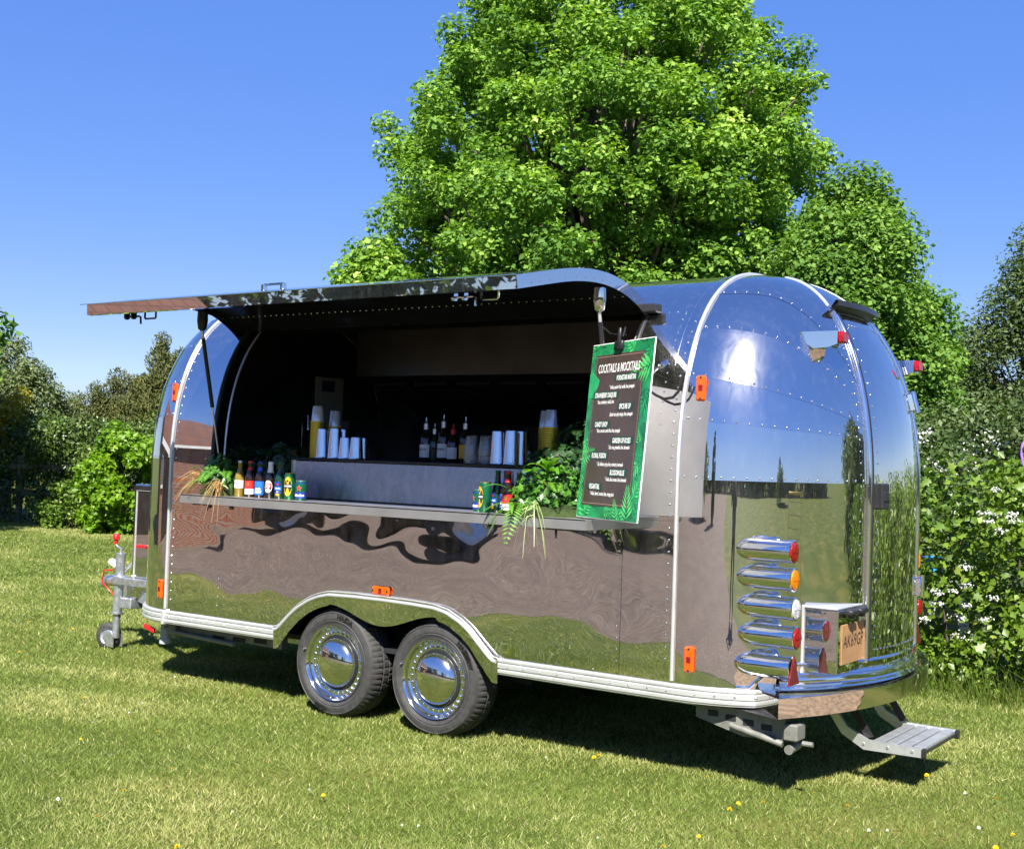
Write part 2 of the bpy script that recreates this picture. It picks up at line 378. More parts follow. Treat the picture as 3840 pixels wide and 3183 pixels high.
def lobed(P, Nn, size, rng=RNG):
    N = len(P); a = rng.normal(size=(N, 3))+np.array([0, 0, -.6]); a = norm(a-Nn*np.sum(a*Nn, 1, keepdims=True)); b = np.cross(Nn, a); s = size[:, None, None]
    k = len(LOBE); cur = -(np.abs(LOBE[:, 0])**1.5)*.25
    V = P[:, None]+s*(LOBE[None, :, 0, None]*b[:, None]+LOBE[None, :, 1, None]*a[:, None]+cur[None, :, None]*Nn[:, None])
    V = np.concatenate([V, P[:, None]], 1).reshape(-1, 3)
    tri = np.array([(k, j, (j+1) % k) for j in range(k)]); F = (np.arange(N)[:, None, None]*(k+1)+tri[None]).reshape(-1, 3); return V, F, k+1
def clump_points(Cn, Rn, per, flat=.8, rng=RNG, up=.55, jit=.8):
    K = len(Cn); cnt = np.maximum(1, (per*(Rn/np.mean(Rn))**2).astype(int)); idx = np.repeat(np.arange(K), cnt); N = len(idx)
    d = norm(rng.normal(size=(N, 3))); u = rng.random(N)**.45; P = Cn[idx]+d*(u*Rn[idx])[:, None]*np.array([1, 1, flat])
    Nn = norm(d*.5+np.array([0, 0, up])+rng.normal(size=(N, 3))*jit*.6); return P, Nn, idx
def crown_mesh(name, Cn, Rn, per, size, mat, parent, flat=.8, asp=.65, kind='kite', up=.55, jit=.8, axis=None, fold=.22, sv=.35, rng=RNG):
    P, Nn, idx = clump_points(Cn, Rn, per, flat, rng, up, jit); N = len(P)
    sz = size*rng.uniform(1-sv, 1+sv, N)
    ax = None if axis is None else norm(axis(P, Cn[idx]) + rng.normal(size=(N, 3))*.35)
    V, F, k = kites(P, Nn, sz, asp, fold, ax, rng) if kind == 'kite' else lobed(P, Nn, sz, rng)
    tone = rng.normal(0, .10, len(Cn))[idx]; r = np.clip(rng.normal(.5, .17, N)+tone, 0, 1)
    return np_mesh(name, V, F, mat, parent, np.repeat(r, k))
def limbs(base, tips, r0, trunk_h, mat, parent, rng, name='trunk'):
    """trunk with limbs that bow out to the clump centres; shared mesh, tapering"""
    b = MB(); base = np.array(base, float); top = base+np.array([0, 0, trunk_h])
    pts = [base+np.array([rng.normal()*.03*i, rng.normal()*.03*i, trunk_h*i/6]) for i in range(7)]
    b.tube(pts, list(np.linspace(r0*1.25, r0*.28, 7)), 10)
    for tp in tips:
        h0 = np.clip((tp[2]-base[2])*rng.uniform(.30, .6), trunk_h*.18, trunk_h*.97); k = h0/trunk_h*6; i = min(int(k), 5); s = pts[i]+(pts[i+1]-pts[i])*(k-i)
        mid = s*.5+tp*.5+np.array([0, 0, .12*np.linalg.norm(tp-s)])*rng.uniform(-.6, .8); r = r0*.32*(1-h0/trunk_h*.6)
        q = [(1-t_)**2*s+2*t_*(1-t_)*mid+t_*t_*tp for t_ in np.linspace(0, 1, 6)]
        b.tube(q, list(np.linspace(r, r*.16, 6)), 5, False)
    return b.build(name, mat, parent, 60)
M_BARK = plain('bark', (.115, .095, .075), .9, 0, .2, .35, 14, .5, 30)
M_BARKD = plain('dark_twig', (.07, .058, .045), .9, 0, .2, .3, 14)
def env_clumps(n, base, prof, rng, rmin, rmax, shell=.35, ecc=(1, 1)):
    """clump centres in a crown whose radius at height z is prof(z)"""
    zs = [p[0] for p in prof]; rs = [p[1] for p in prof]; out = []; R = []
    zz = np.linspace(zs[0], zs[-1], 200); w = np.interp(zz, zs, rs)**1.3; w /= w.sum()
    for z in rng.choice(zz, n, p=w):
        r = np.interp(z, zs, rs); a = rng.uniform(0, 2*PI); f = shell+(1-shell)*rng.random()**.55
        wob = 1+.11*noise.noise((math.cos(a)*1.6+base[0], math.sin(a)*1.6, z*.7))
        cr = rng.uniform(rmin, rmax); rr = max(0, r*f*wob-cr*.35)
        out.append((base[0]+math.cos(a)*rr*ecc[0], base[1]+math.sin(a)*rr*ecc[1], z+rng.normal()*.12)); R.append(cr)
    return np.array(out), np.array(R)
M_MAPLE = foliage('maple_leaf', [(0.0, (0.0524, 0.1278, 0.0207)), (0.35, (0.1048, 0.2132, 0.0345)), (0.62, (0.1832, 0.3154, 0.0482)), (0.85, (0.2879, 0.4349, 0.0757)), (1.0, (0.4187, 0.5459, 0.1549))], .34, .6, .15)
M_MAPLE2 = foliage('maple_leaf_deep', [(0.0, (0.0443, 0.1078, 0.023)), (0.4, (0.0939, 0.1906, 0.0345)), (0.75, (0.1793, 0.2985, 0.0575)), (1.0, (0.3075, 0.431, 0.1005))], .34, .6, .15)
M_ASH = foliage('grey_green_leaf', [(0.0, (0.0314, 0.0599, 0.0186)), (0.45, (0.0712, 0.1141, 0.0346)), (0.8, (0.1211, 0.164, 0.0599)), (1.0, (0.1852, 0.2282, 0.0931))], .3, .5, .3)
M_OLIVE = foliage('sage_leaf', [(0.0, (0.0601, 0.0934, 0.0335)), (0.45, (0.1201, 0.1601, 0.0598)), (0.8, (0.2001, 0.2334, 0.1017)), (1.0, (0.3202, 0.3335, 0.1435))], .28, .55, .3)
M_CONIF = foliage('conifer_spray', [(0.0, (0.0371, 0.0465, 0.0139)), (0.4, (0.0743, 0.0897, 0.0254)), (0.75, (0.1263, 0.1315, 0.0391)), (1.0, (0.1931, 0.1856, 0.0576))], .12, .7, .2)
M_HEDGE = foliage('hedge_leaf', [(0.0, (0.0258, 0.0484, 0.0099)), (0.4, (0.0565, 0.1001, 0.0173)), (0.75, (0.1211, 0.1856, 0.0347)), (1.0, (0.2422, 0.3068, 0.0743))], .25, .38, .5)
M_BRIGHT = foliage('bright_shrub_leaf', [(0.0, (0.058, 0.1369, 0.0072)), (0.45, (0.1158, 0.2317, 0.0108)), (0.8, (0.1895, 0.3159, 0.018)), (1.0, (0.2738, 0.3791, 0.045))], .4, .45, .4)
M_HAW = foliage('hawthorn_leaf', [(0.0, (0.0355, 0.076, 0.0072)), (0.4, (0.0785, 0.1458, 0.0126)), (0.75, (0.1458, 0.2282, 0.0234)), (1.0, (0.2535, 0.3168, 0.054))], .3, .4, .45)
M_BLOSSOM = foliage('white_blossom', [(0.0, (0.4675, 0.476, 0.408)), (1.0, (0.7225, 0.7225, 0.697))], .25, .6, .2, (1, 1, 1))
M_GOLD = foliage('golden_leaf', [(0., (.20, .17, .015)), (1., (.36, .30, .03))], .35, .5, .3)
rng = np.random.default_rng(5)

def tree(name, label, u, vb, depth, prof, nclump, per, lsize, mat, rmin, rmax, trunk_r, trunk_h, cat='tree', group=None, ecc=(1, 1), shell=.35, flat=.8, asp=.7, kind='kite', bark=None, ntips=60, up=.5, **kw):
    b = at(u, vb, depth); b = np.array([b[0], b[1], 0.])
    t = thing(name, tuple(b), label, cat, group)
    C_, R_ = env_clumps(nclump, b, prof, rng, rmin, rmax, shell, ecc)
    limbs(b, C_[rng.choice(len(C_), min(ntips, len(C_)), replace=False)], trunk_r, trunk_h, bark or M_BARK, t, rng)
    crown_mesh('crown', C_, R_, per, lsize, mat, t, flat, asp, kind, up, **kw)
    return t
tree('maple_tree', 'tall bright green maple rising behind the middle of the trailer', 1238, 560, 21.,
     [(2.4, 3.4), (3.2, 3.95), (4.4, 4.0), (5.6, 3.9), (7.0, 3.75), (8.2, 3.25), (9.2, 2.45), (10.0, 1.5), (10.5, .6)], 1050, 330, .074, M_MAPLE, .22, .5, .30, 8.8, group='trees behind the trailer', shell=.30, ntips=320, asp=.8, up=.75, sv=.5)
b_ = at(800, 560, 18.5)
tree('maple_tree', 'low pale green young tree showing just above the open awning', 778, 560, 19.5,
     [(1.9, .8), (2.8, 1.05), (3.6, .95), (4.2, .65), (4.75, .25)], 90, 300, .095, M_MAPLE, .25, .5, .09, 3.6, group='trees behind the trailer', ntips=40, asp=.8, up=.75)
tree('maple_tree', 'second bushy maple standing right of the tall one', 1752, 600, 17.,
     [(1.4, 1.4), (2.4, 1.45), (3.4, 1.36), (4.2, 1.18), (4.8, .88), (5.2, .5), (5.4, .2)], 360, 330, .068, M_MAPLE2, .2, .48, .2, 5., group='trees behind the trailer', shell=.32, ntips=140, asp=.8, up=.75)
tree('ash_tree', 'thin grey green tree at the right edge of the picture', 2135, 700, 21.,
     [(1.2, 1.5), (2.6, 1.6), (4.0, 1.25), (5.0, .8), (5.8, .3)], 210, 230, .075, M_ASH, .3, .55, .14, 5.4, group='trees behind the trailer', shell=.3, asp=.5, ntips=110)
tree('ash_tree', 'dark grey green tree between second maple and right edge', 1960, 760, 24.,
     [(1., 1.2), (2.2, 1.3), (3.2, 1.0), (3.9, .5)], 110, 240, .09, M_ASH, .3, .5, .10, 4.2, group='trees behind the trailer', shell=.2, asp=.5, ntips=50)
# left background
tree('sage_tree', 'pale sage green bushy tree above the hedge at far left', 20, 860, 27.,
     [(1.2, 1.4), (1.9, 1.55), (2.6, 1.2), (3.2, .75), (3.6, .3)], 130, 300, .085, M_OLIVE, .25, .5, .10, 3.4, shell=.35, asp=.45, ntips=60)
t_ = np.array([-16.75, 5.1, 0.]); tt = thing('broadleaf_tree', tuple(t_), 'dark leafy tree whose branch enters at the left edge', 'tree')
C_, R_ = env_clumps(170, t_, [(2.8, 2.2), (3.4, 2.75), (3.8, 2.75), (4.6, 1.9), (6.2, 1.4), (7.2, .6)], rng, .4, .75, .4)
limbs(t_, C_[:50], .2, 6.6, M_BARK, tt, rng); crown_mesh('crown', C_, R_, 330, .14, M_MAPLE2, tt, .8, .7)
tree('golden_shrub', 'small yellow leaved shrub beneath the sage tree at far left', 0, 880, 25.,
     [(1.5, .5), (2.1, .55), (2.5, .3)], 16, 200, .07, M_GOLD, .18, .3, .03, 1.8, cat='shrub', ntips=8)
def conifer(u, depth, h, r, label):
    b = at(u, 870, depth); b = np.array([b[0], b[1], 0.]); t = thing('conifer', tuple(b), label, 'tree', 'row of conifers beyond the hedge')
    C_, R_ = env_clumps(int(75*h/3.5), b, [(.8, r), (h*.55, r*.8), (h*.85, r*.38), (h, .06)], rng, .2, .36, .55)
    m_ = MB(); m_.tube([b, b+np.array([0, 0, h*.95])], [.09, .02], 8); m_.build('trunk', M_BARKD, t, 60)
    crown_mesh('crown', C_, R_, 420, .105, M_CONIF, t, 1.1, .26, 'kite', .1, .9, lambda P, c: norm(P-c)*.4+np.array([0, 0, 1.0])+norm((P-b)*np.array([1, 1, 0]))*.5)
for u, dpt, h, r, lab in ((120, 31., 2.35, .8, 'low brown green conifer nearest the sage tree'), (158, 32., 2.65, .8, 'brown green conifer with a slim tip, second from the sage tree'),
                          (198, 31., 2.8, .85, 'brown green conifer in the middle of the sloping row'), (240, 31.5, 3.15, .9, 'broad brown green conifer right of the row middle'),
                          (282, 31., 3.5, .95, 'tall brown green conifer second from trailer front'), (325, 31., 3.95, 1.0, 'tallest brown green conifer beside the trailer front'), (372, 32., 4.3, 1.1, 'brown green conifer mostly hidden by the trailer front')):
    conifer(u, dpt, h, r, lab)

def hedge_run(name, label, pts, h, depth, nper, per, size, mat, cat='hedge', asp=.6, kind='kite', rmin=.18, rmax=.34, top=1., group=None, up=.35, zpow=.8):
    """clipped hedge along a polyline, front face and top leafy, stems inside"""
    pts = [np.array((*p, 0.)) for p in pts]; t = thing(name, tuple(pts[0]), label, cat, group); Cs = []; st = MB()
    for p, q in zip(pts[:-1], pts[1:]):
        L = np.linalg.norm(q-p); d = (q-p)/L; nn = np.array([-d[1], d[0], 0]); k = int(L*nper)
        for _ in range(k):
            s = rng.random()*L; z = h*rng.random()**zpow*top; w = depth*rng.random()
            if z < h*.85 and rng.random() < .72: w *= .3
            wob = .22*noise.noise((p[0]+s*.9, z*1.2, 3.))
            Cs.append(p+d*s+nn*(w+wob)+np.array([0, 0, max(.12, z+.12*noise.noise((s*1.1, 7., 0.)))]))
        for _ in range(int(L*5)):
            s = rng.random()*L; o_ = p+d*s+nn*depth*rng.uniform(.2, .8); e = o_+np.array([rng.normal()*.25, rng.normal()*.25, h*rng.uniform(.5, 1.02)]); st.tube([o_, (o_+e)/2+rng.normal(size=3)*.05, e], [.018, .012, .004], 5, False)
    st.build('stems', M_BARKD, t, 60, 'stuff'); Cs = np.array(Cs)
    crown_mesh('foliage', Cs, rng.uniform(rmin, rmax, len(Cs)), per, size, mat, t, 1., asp, kind, up)
    return t
hedge_run('field_hedge', 'long dark green mixed hedge across the left background', [(-20.5, 7.2), (-17.9, 9.0), (-13.4, 10.2), (-8., 11.6), (-4, 12)], 2.02, 1.3, 34, 120, .085, M_HEDGE, rmin=.2, rmax=.36)
def shrub(name, label, c, prof, n, per, size, mat, rmin=.15, rmax=.3, cat='shrub', **kw):
    c = np.array((*c, 0.)); t = thing(name, tuple(c), label, cat); C_, R_ = env_clumps(n, c, prof, rng, rmin, rmax, .45)
    limbs(c, C_[:14], .03, prof[-1][0]*.7, M_BARKD, t, rng, 'stems'); crown_mesh('foliage', C_, R_, per, size, mat, t, **kw); return t
shrub('bright_shrub', 'vivid yellow green shrub in front of the left hedge', (-13.85, 9.15), [(.1, .85), (.6, .95), (1.2, .85), (1.6, .6), (1.85, .25)], 90, 170, .10, M_BRIGHT)
shrub('ground_shrub', 'low straggly shrub at the foot of the left hedge', (-15.6, 9.2), [(.1, .6), (.35, .7), (.7, .35)], 30, 110, .07, M_HAW)
# post and rail fence half hidden in the left hedge
M_RAIL = plain('weathered_rail', (.13, .12, .085), .8, 0, .2, .25, 20, .3, 40)
fe = thing('rail_fence', (-17.0, 8.85, 0), 'weathered wooden post and rail fence in the left hedge', 'fence')
fd = Vector((1.5, .5, 0)).normalized(); fo = Vector((-19.5, 8.52, 0))
for z in (.62, 1.12):
    b_ = MB(); p0 = fo+Vector((0, 0, z)); p1 = fo+fd*4.4+Vector((0, 0, z-.03)); b_.box((p0+p1)/2, ((p1-p0).length, .045, .10), Matrix.Rotation(math.atan2(fd.y, fd.x), 3, 'Z'), .006); b_.build('rail', M_RAIL, fe)
for k in range(3):
    b_ = MB(); b_.box(fo+fd*(.4+1.8*k)+Vector((0.02, .07, .66)), (.10, .10, 1.32), Matrix.Rotation(math.atan2(fd.y, fd.x), 3, 'Z'), .008); b_.build('post', M_RAIL, fe)
# right hedge behind the rear of the trailer
hr = hedge_run('hawthorn_hedge', 'leafy hedge with white blossom right behind the trailer rear', [(-2.6, 4.3), (2.0, 3.72), (7.5, 3.2)], 1.58, 1.25, 58, 105, .055, M_HAW, rmin=.15, rmax=.28, asp=.75, zpow=1.15)
k = 520; x = rng.uniform(1.2, 6.5, k); z = rng.uniform(.3, 1.68, k)**1.0; yy = 3.72-(x-2.0)*.095+rng.uniform(-.16, .16, k)+.12*(z-.8)
P = np.stack([x, yy, z], 1); Nn = norm(np.array([.1, -.75, .55])+rng.normal(size=(k, 3))*.4)
V, F, kk = lobed(P, Nn, rng.uniform(.045, .085, k)); np_mesh('maple_leaves', V, F, M_BRIGHT2 if 'M_BRIGHT2' in globals() else M_HAW, hr, np.repeat(np.clip(rng.normal(.62, .18, k), 0, 1), kk), kind='stuff')
def blossom(u, v, r=.05, n=30, depth=8.62):
    c = at(u, v, depth); d = norm(rng.normal(size=(n, 3))*np.array([1., .6, .55])); P = c+d*r*rng.random((n, 1))**.5*np.array([1.3, .8, .7])
    V, F, k_ = kites(P, norm(d+np.array([.2, -.6, .6])), rng.uniform(.010, .018, n), .9, .1); return np_mesh('blossom', V, F, M_BLOSSOM, hr, np.repeat(rng.random(n), k_))
for zx, zy, r in ((450, 585, .03), (390, 700, .04), (490, 715, .055), (545, 745, .04), (475, 790, .04), (412, 742, .03), (295, 970, .04), (300, 1065, .04), (155, 1100, .04), (230, 1095, .03), (150, 1155, .04), (430, 1125, .04), (250, 1220, .055), (400, 1235, .04), (70, 1235, .05), (275, 1315, .065), (300, 1165, .03), (535, 705, .03)):
    blossom((3400+.747*zx)/1.8286, (1400+.747*zy)/1.8286, r)
# taller wild grass at the hedge foot, the hedge's shade put into darker blades
n = 5200; s = rng.uniform(0, 9.5, n); px = -2.4+s; py = np.where(px < 2, 4.28-(px+2.6)*.126, 3.70-(px-2)*.095)-rng.random(n)**1.6*.45
hh = rng.uniform(.08, .34, n)*(1-.55*np.clip((np.where(px < 2, 4.28-(px+2.6)*.126, 3.70-(px-2)*.095)-py)/.45, 0, 1)); an = rng.uniform(0, 2*PI, n); ln = rng.uniform(.3, 1.3, n)*hh
base = np.stack([px, py, np.zeros(n)], 1); side = np.stack([np.cos(an), np.sin(an), np.zeros(n)], 1)*rng.uniform(.002, .005, n)[:, None]; dd = np.stack([rng.normal(0, .6, n), -np.abs(rng.normal(.6, .5, n)), np.zeros(n)], 1)*ln[:, None]
V = np.stack([base-side, base+side, base+dd*.4+np.array([0, 0, .65])*hh[:, None]+side*.7, base+dd*.4+np.array([0, 0, .65])*hh[:, None]-side*.7, base+dd+np.array([0, 0, 1.])*hh[:, None]], 1).reshape(-1, 3)
i = np.arange(n)[:, None]*5; F = np.concatenate([i+np.array([0, 1, 2]), i+np.array([0, 2, 3]), i+np.array([3, 2, 4])], 1).reshape(-1, 3)
tag(np_mesh('long_grass', V, F, M_GRASS, None, np.repeat(np.clip(rng.normal(.22, .16, n), 0, .7), 5), kind='stuff'), 'long uncut grass at the foot of the right hedge')
# elder with white flower heads behind the right hedge
eb = at(1945, 930, 13.5); el = shrub('elder_shrub', 'dark shrub flecked with white flower heads above the right hedge', (eb[0], eb[1]), [(.2, 1.3), (1.1, 1.5), (1.7, 1.2), (2.15, .5)], 110, 150, .06, M_ASH, .2, .36)
Pn = np.array([at(rng.uniform(1885, 2050), rng.uniform(885, 962), rng.uniform(12.2, 12.9)) for _ in range(15)])
V, F, k_ = kites(*(lambda P, d: (P, norm(d+np.array([.2, -.6, .6])), np.full(len(P), .03)))(np.repeat(Pn, 22, 0)+rng.normal(size=(15*22, 3))*np.array([.06, .03, .035]), rng.normal(size=(15*22, 3))), .9, .1)
np_mesh('flower_heads', V, F, M_BLOSSOM, el, np.repeat(rng.random(15*22), k_), kind='stuff')
eb2 = at(2085, 930, 12.5); shrub('dark_shrub', 'dense dark shrub at right edge above the hedge', (eb2[0], eb2[1]), [(.2, 1.2), (1.1, 1.4), (1.9, 1.0), (2.3, .4)], 90, 150, .06, M_ASH, .2, .36)
M_BLUE = plain('blue_plastic', (.03, .30, .75), .4, 0, .4, .08); M_PURPLE = plain('purple_plastic', (.30, .14, .45), .45, 0, .4, .08)
pb = at(1913, 1165, 9.95); b_ = MB(); b_.lathe([(0, 0), (.075, 0), (.085, .17), (.092, .175), (.092, .19), (.078, .19), (.07, .02), (0, .02)], 20, Matrix.Translation((pb[0], pb[1], pb[2]-.1)))
bk = b_.build('bucket', M_BLUE, None, 40); tag(bk, 'small blue plastic tub glimpsed through the right hedge', 'tub')
b_ = MB(); b_.box((pb[0], pb[1], (pb[2]-.1)/2), (.5, .3, pb[2]-.1), None, .01); bx = b_.build('grey_crate', M_GREYPL); tag(bx, 'grey crate half hidden in the right hedge under the tub', 'crate')
pp = [at(2096+dx, 925+dy, 12.0) for dx, dy in ((6, -20), (1, -12), (-1, 6), (1, 22), (16, 60), (24, 110))]; pp = pp+[np.array([pp[-1][0], pp[-1][1], .0])]
b_ = MB(); b_.tube(pp, .014, 8); po = b_.build('purple_pole', M_PURPLE, None, 60); tag(po, 'purple plastic pole at the right edge above the hedge', 'pole')

# ------------------------------------------------------------------ behind the camera, seen in the polished steel
def mat_brick():
    m, t = _mat('red_brick'); b = _bsdf(t, (.3, .1, .06), .85, 0, .2); tc = t.nodes.new('ShaderNodeTexCoord'); br = t.nodes.new('ShaderNodeTexBrick')
    mp = t.nodes.new('ShaderNodeMapping'); t.links.new(tc.outputs['UV'], mp.inputs[0]); t.links.new(mp.outputs[0], br.inputs[0])
    for k_, v_ in (('Color1', (.30, .085, .04, 1)), ('Color2', (.21, .055, .03, 1)), ('Mortar', (.27, .20, .15, 1)), ('Scale', 1.), ('Mortar Size', .012), ('Brick Width', .15), ('Row Height', .05)): br.inputs[k_].default_value = v_
    t.links.new(br.outputs[0], b.inputs['Base Color']); _bump(t, b, br.outputs['Fac'], -.4, .01); _out(t, b.outputs[0]); return m
def mat_tiles():
    m, t = _mat('roof_tiles'); b = _bsdf(t, (.12, .07, .05), .8, 0, .25); tc = t.nodes.new('ShaderNodeTexCoord'); br = t.nodes.new('ShaderNodeTexBrick')
    t.links.new(tc.outputs['UV'], br.inputs[0])
    for k_, v_ in (('Color1', (.125, .050, .030, 1)), ('Color2', (.095, .038, .024, 1)), ('Mortar', (.06, .025, .017, 1)), ('Scale', 1.), ('Mortar Size', .02), ('Brick Width', .3), ('Row Height', .26)): br.inputs[k_].default_value = v_
    t.links.new(br.outputs[0], b.inputs['Base Color']); _bump(t, b, br.outputs['Fac'], -1., .03); _out(t, b.outputs[0]); return m
M_BRICK = mat_brick(); M_TILES = mat_tiles(); M_FASCIA = plain('white_fascia', (.75, .75, .73), .5, 0, .3, .05); M_GLASSD = plain('window_glass', (.02, .025, .03), .04, 0, .6, .1)
def uv_planar(o, sc=1.):
    me = o.data; uv = me.uv_layers.new(name='UV')
    for p in me.polygons:
        n_ = p.normal; tx = Vector((0, 0, 1)).cross(n_); tx = tx.normalized() if tx.length > 1e-4 else Vector((1, 0, 0)); ty = n_.cross(tx)
        for li in p.loop_indices:
            c = me.vertices[me.loops[li].vertex_index].co; uv.data[li].uv = (c.dot(tx)*sc, c.dot(ty)*sc)
def house(name, label, c, ang, L, D, eave, ridge, wins):
    h = thing(name, (*c, 0), label, 'house'); M = Matrix.Translation((*c, 0)) @ Matrix.Rotation(ang, 4, 'Z')
    q = lambda x, y, z: M @ Vector((x, y, z))
    b = MB(); vs = [q(-D/2, -L/2, 0), q(D/2, -L/2, 0), q(D/2, L/2, 0), q(-D/2, L/2, 0), q(-D/2, -L/2, eave), q(D/2, -L/2, eave), q(D/2, L/2, eave), q(-D/2, L/2, eave), q(0, -L/2, ridge), q(0, L/2, ridge)]
    b.add(vs, [(0, 1, 5, 8, 4), (1, 2, 6, 5), (2, 3, 7, 9, 6), (3, 0, 4, 7)]); w = b.build('wall', M_BRICK, h); uv_planar(w)
    b = MB(); e = .35; sl = (ridge-eave)/(D/2)
    for s in (-1, 1):
        a = [(s*(D/2+e), eave-sl*e+.06), (0, ridge+.06), (0, ridge+.16), (s*(D/2+e), eave-sl*e+.16)]
        b.add([q(x, -L/2-.25, z) for x, z in a]+[q(x, L/2+.25, z) for x, z in a], [(0, 1, 5, 4), (1, 2, 6, 5), (2, 3, 7, 6), (3, 0, 4, 7), (0, 3, 2, 1), (4, 5, 6, 7)])
    r = b.build('roof', M_TILES, h); uv_planar(r)
    b = MB(); b.box(q(D/2+e+.01, 0, eave-sl*e+.06), (.04, L+.5, .2), Matrix.Rotation(ang, 3, 'Z')); b.build('gutter_fascia', M_FASCIA, h)
    for y0, z0, ww, hh in wins:
        f = MB(); R3 = Matrix.Rotation(ang, 3, 'Z'); f.box(q(D/2+.02, y0, z0), (.06, ww, hh), R3, .01); fr = f.build('window', M_FASCIA, h)
        for s in (-1, 1):
            f = MB(); f.box(q(D/2+.04, y0+s*ww/4, z0), (.03, ww/2-.1, hh-.14), R3); f.build('pane', M_GLASSD, fr)
    return h
house('brick_house', 'red brick house with brown tiled roof mirrored in the trailer side', (-17.5, -8.0), 0., 9.6, 8., 2.55, 5.4, [(3.9, 1.5, 1.2, 1.1)])
gd = MB(); gd.box((-13.47, -7.1, 1.08), (.08, 4.3, 2.16), None, .01); hs_ = [o for o in bpy.data.objects if o.name == 'brick_house'][0]; gd.build('added_dark_door', plain('dark_brown_door', (.018, .011, .008), .4, 0, .4), hs_)  # unseen dark door, added so the tool box mirrors dark instead of brick
M_CARPAINT = plain('black_car_paint', (.008, .008, .010), .08, 0, .6, .1); M_CARGLASS = plain('car_glass', (.01, .011, .012), .03, 0, .6, .1)
def car(c, ang):
    t = thing('parked_car', (*c, 0), 'black estate car parked on the gravel, mirrored in the trailer side', 'car'); M = Matrix.Translation((*c, 0)) @ Matrix.Rotation(ang, 4, 'Z')
    sec = [(-2.25, .45, .75, .70), (-2.15, .35, .98, .80), (-1.5, .32, 1.03, .86), (-.9, .30, 1.05, .88), (.6, .30, 1.05, .89), (1.6, .30, 1.04, .88), (2.15, .35, .98, .84), (2.25, .5, .8, .74)]
    P = []
    for x, z0, z1, w in sec: P.append([M @ Vector((x, s*w*f, z)) for s, f, z in ((-1, .9, z0), (-1, 1., z0+.2), (-1, 1., z1-.12), (-1, .9, z1), (1, .9, z1), (1, 1., z1-.12), (1, 1., z0+.2), (1, .9, z0), (-1, .9, z0))])
    b = MB(); b.grid(np.array(P)); b.add(P[0][:-1], [tuple(range(8))]); b.add(P[-1][:-1], [tuple(range(8))[::-1]]); b.build('body', M_CARPAINT, t, 40)
    P = []
    for x, w, z in ((-.95, .80, 1.04), (-.25, .66, 1.50), (1.4, .66, 1.55), (2.1, .78, 1.03)): P.append([M @ Vector((x, s*(w if zz > 1.1 else .84), zz)) for s, zz in ((-1, 1.03), (-1, z), (1, z), (1, 1.03))])
    b = MB(); b.grid(np.array(P)); b.build('cabin', M_CARGLASS, t, 30)
    b = MB(); b.box(M @ Vector((.58, 0, 1.55)), (1.7, 1.28, .04), Matrix.Rotation(ang, 3, 'Z'), .015); b.build('car_roof', M_CARPAINT, t)
    for x in (-1.4, 1.4):
        for s in (-1, 1):
            w = part('wheel', t); Mw = M @ Matrix.Translation((x, s*.82, .33)) @ Matrix.Rotation(s*-PI/2, 4, 'X')
            b = MB(); b.lathe([(.20, -.1), (.31, -.1), (.33, -.07), (.33, .07), (.31, .1), (.20, .1)], 24, Mw); b.build('tyre', M_TYRE, w, 40)
            b = MB(); b.lathe([(0, .06), (.08, .085), (.2, .09)], 24, Mw); b.build('rim', M_GALV, w, 40)
car((-10.2, -11.8), rad(-38))
def far_tree(xy, h, r, label, slim=False):
    b = np.array((*xy, 0.)); t = thing('field_tree', tuple(b), label, 'tree', 'field trees mirrored in the trailer')
    pr = [(h*.03, r*.7), (h*.3, r), (h*.7, r*.8), (h, .1)] if slim else [(h*.05, r*.7), (h*.35, r), (h*.7, r*.8), (h, .2)]
    C_, R_ = env_clumps(90, b, pr, rng, r*.2, r*.38, .4); limbs(b, C_[:16], h*.025, h*.85, M_BARKD, t, rng); crown_mesh('crown', C_, R_, 60, h*.045, M_ASH, t, 1.)
for xy, h, r, lab, sl_ in (((-1, -38), 9, 4.2, 'broad tree beyond the gravel drive behind the camera', False), ((5.5, -34), 9, 1.1, 'slim tall tree beside the drive behind the camera', True), ((46, -22), 8, 3., 'round field tree far right behind the camera', False), ((24, 12), 8, 3.2, 'tall bushy tree right beyond the frame', False), ((14, 7.5), 5.5, 2.2, 'low bushy tree right beyond the hedge', False)):
    far_tree(xy, h, r, lab, sl_)
for nm, lab, pts, hh in (('far_hedge', 'far dark treeline across the field behind the camera', [(70, 10), (60, -40), (34, -75), (-10, -80), (-50, -60)][::-1], 4.5),):
    hedge_run(nm, lab, pts, hh, 3., 6.5, 50, .8, M_HEDGE, rmin=1.2, rmax=2.2)
hedge_run('added_dark_hedge', 'tall dark hedge added behind the parked car for its reflection', [(-10.5, -30), (-18, -26.5), (-27, -20)][::-1], 6.2, 2.5, 9, 60, .5, M_HEDGE, rmin=.7, rmax=1.3)  # unseen hedge, added so the hatch edge mirrors something black
# yellow framed net goal on the field
M_YEL = plain('yellow_paint', (.70, .42, .05), .45, 0, .4, .08)
gl = thing('goal_frame', (12.5, -2.4, 0), 'yellow framed net goal on the lawn right of the camera', 'goal')
b_ = MB(); b_.tube([(12.5, -3.4, 0), (12.5, -3.4, 1.25), (12.5, -1.4, 1.25), (12.5, -1.4, 0)], .035, 8); b_.build('frame', M_YEL, gl, 60)
M_NET = plain('net_cord', (.20, .12, .03), .8, 0, .2)
b_ = MB()
for k in range(13): b_.tube([(12.5, -3.4+2*k/12, 0), (12.5, -3.4+2*k/12, 1.25)], .004, 4, False)
for k in range(8): b_.tube([(12.5, -3.4, 1.25*k/8), (12.5, -1.4, 1.25*k/8)], .004, 4, False)
b_.build('net', M_NET, gl)

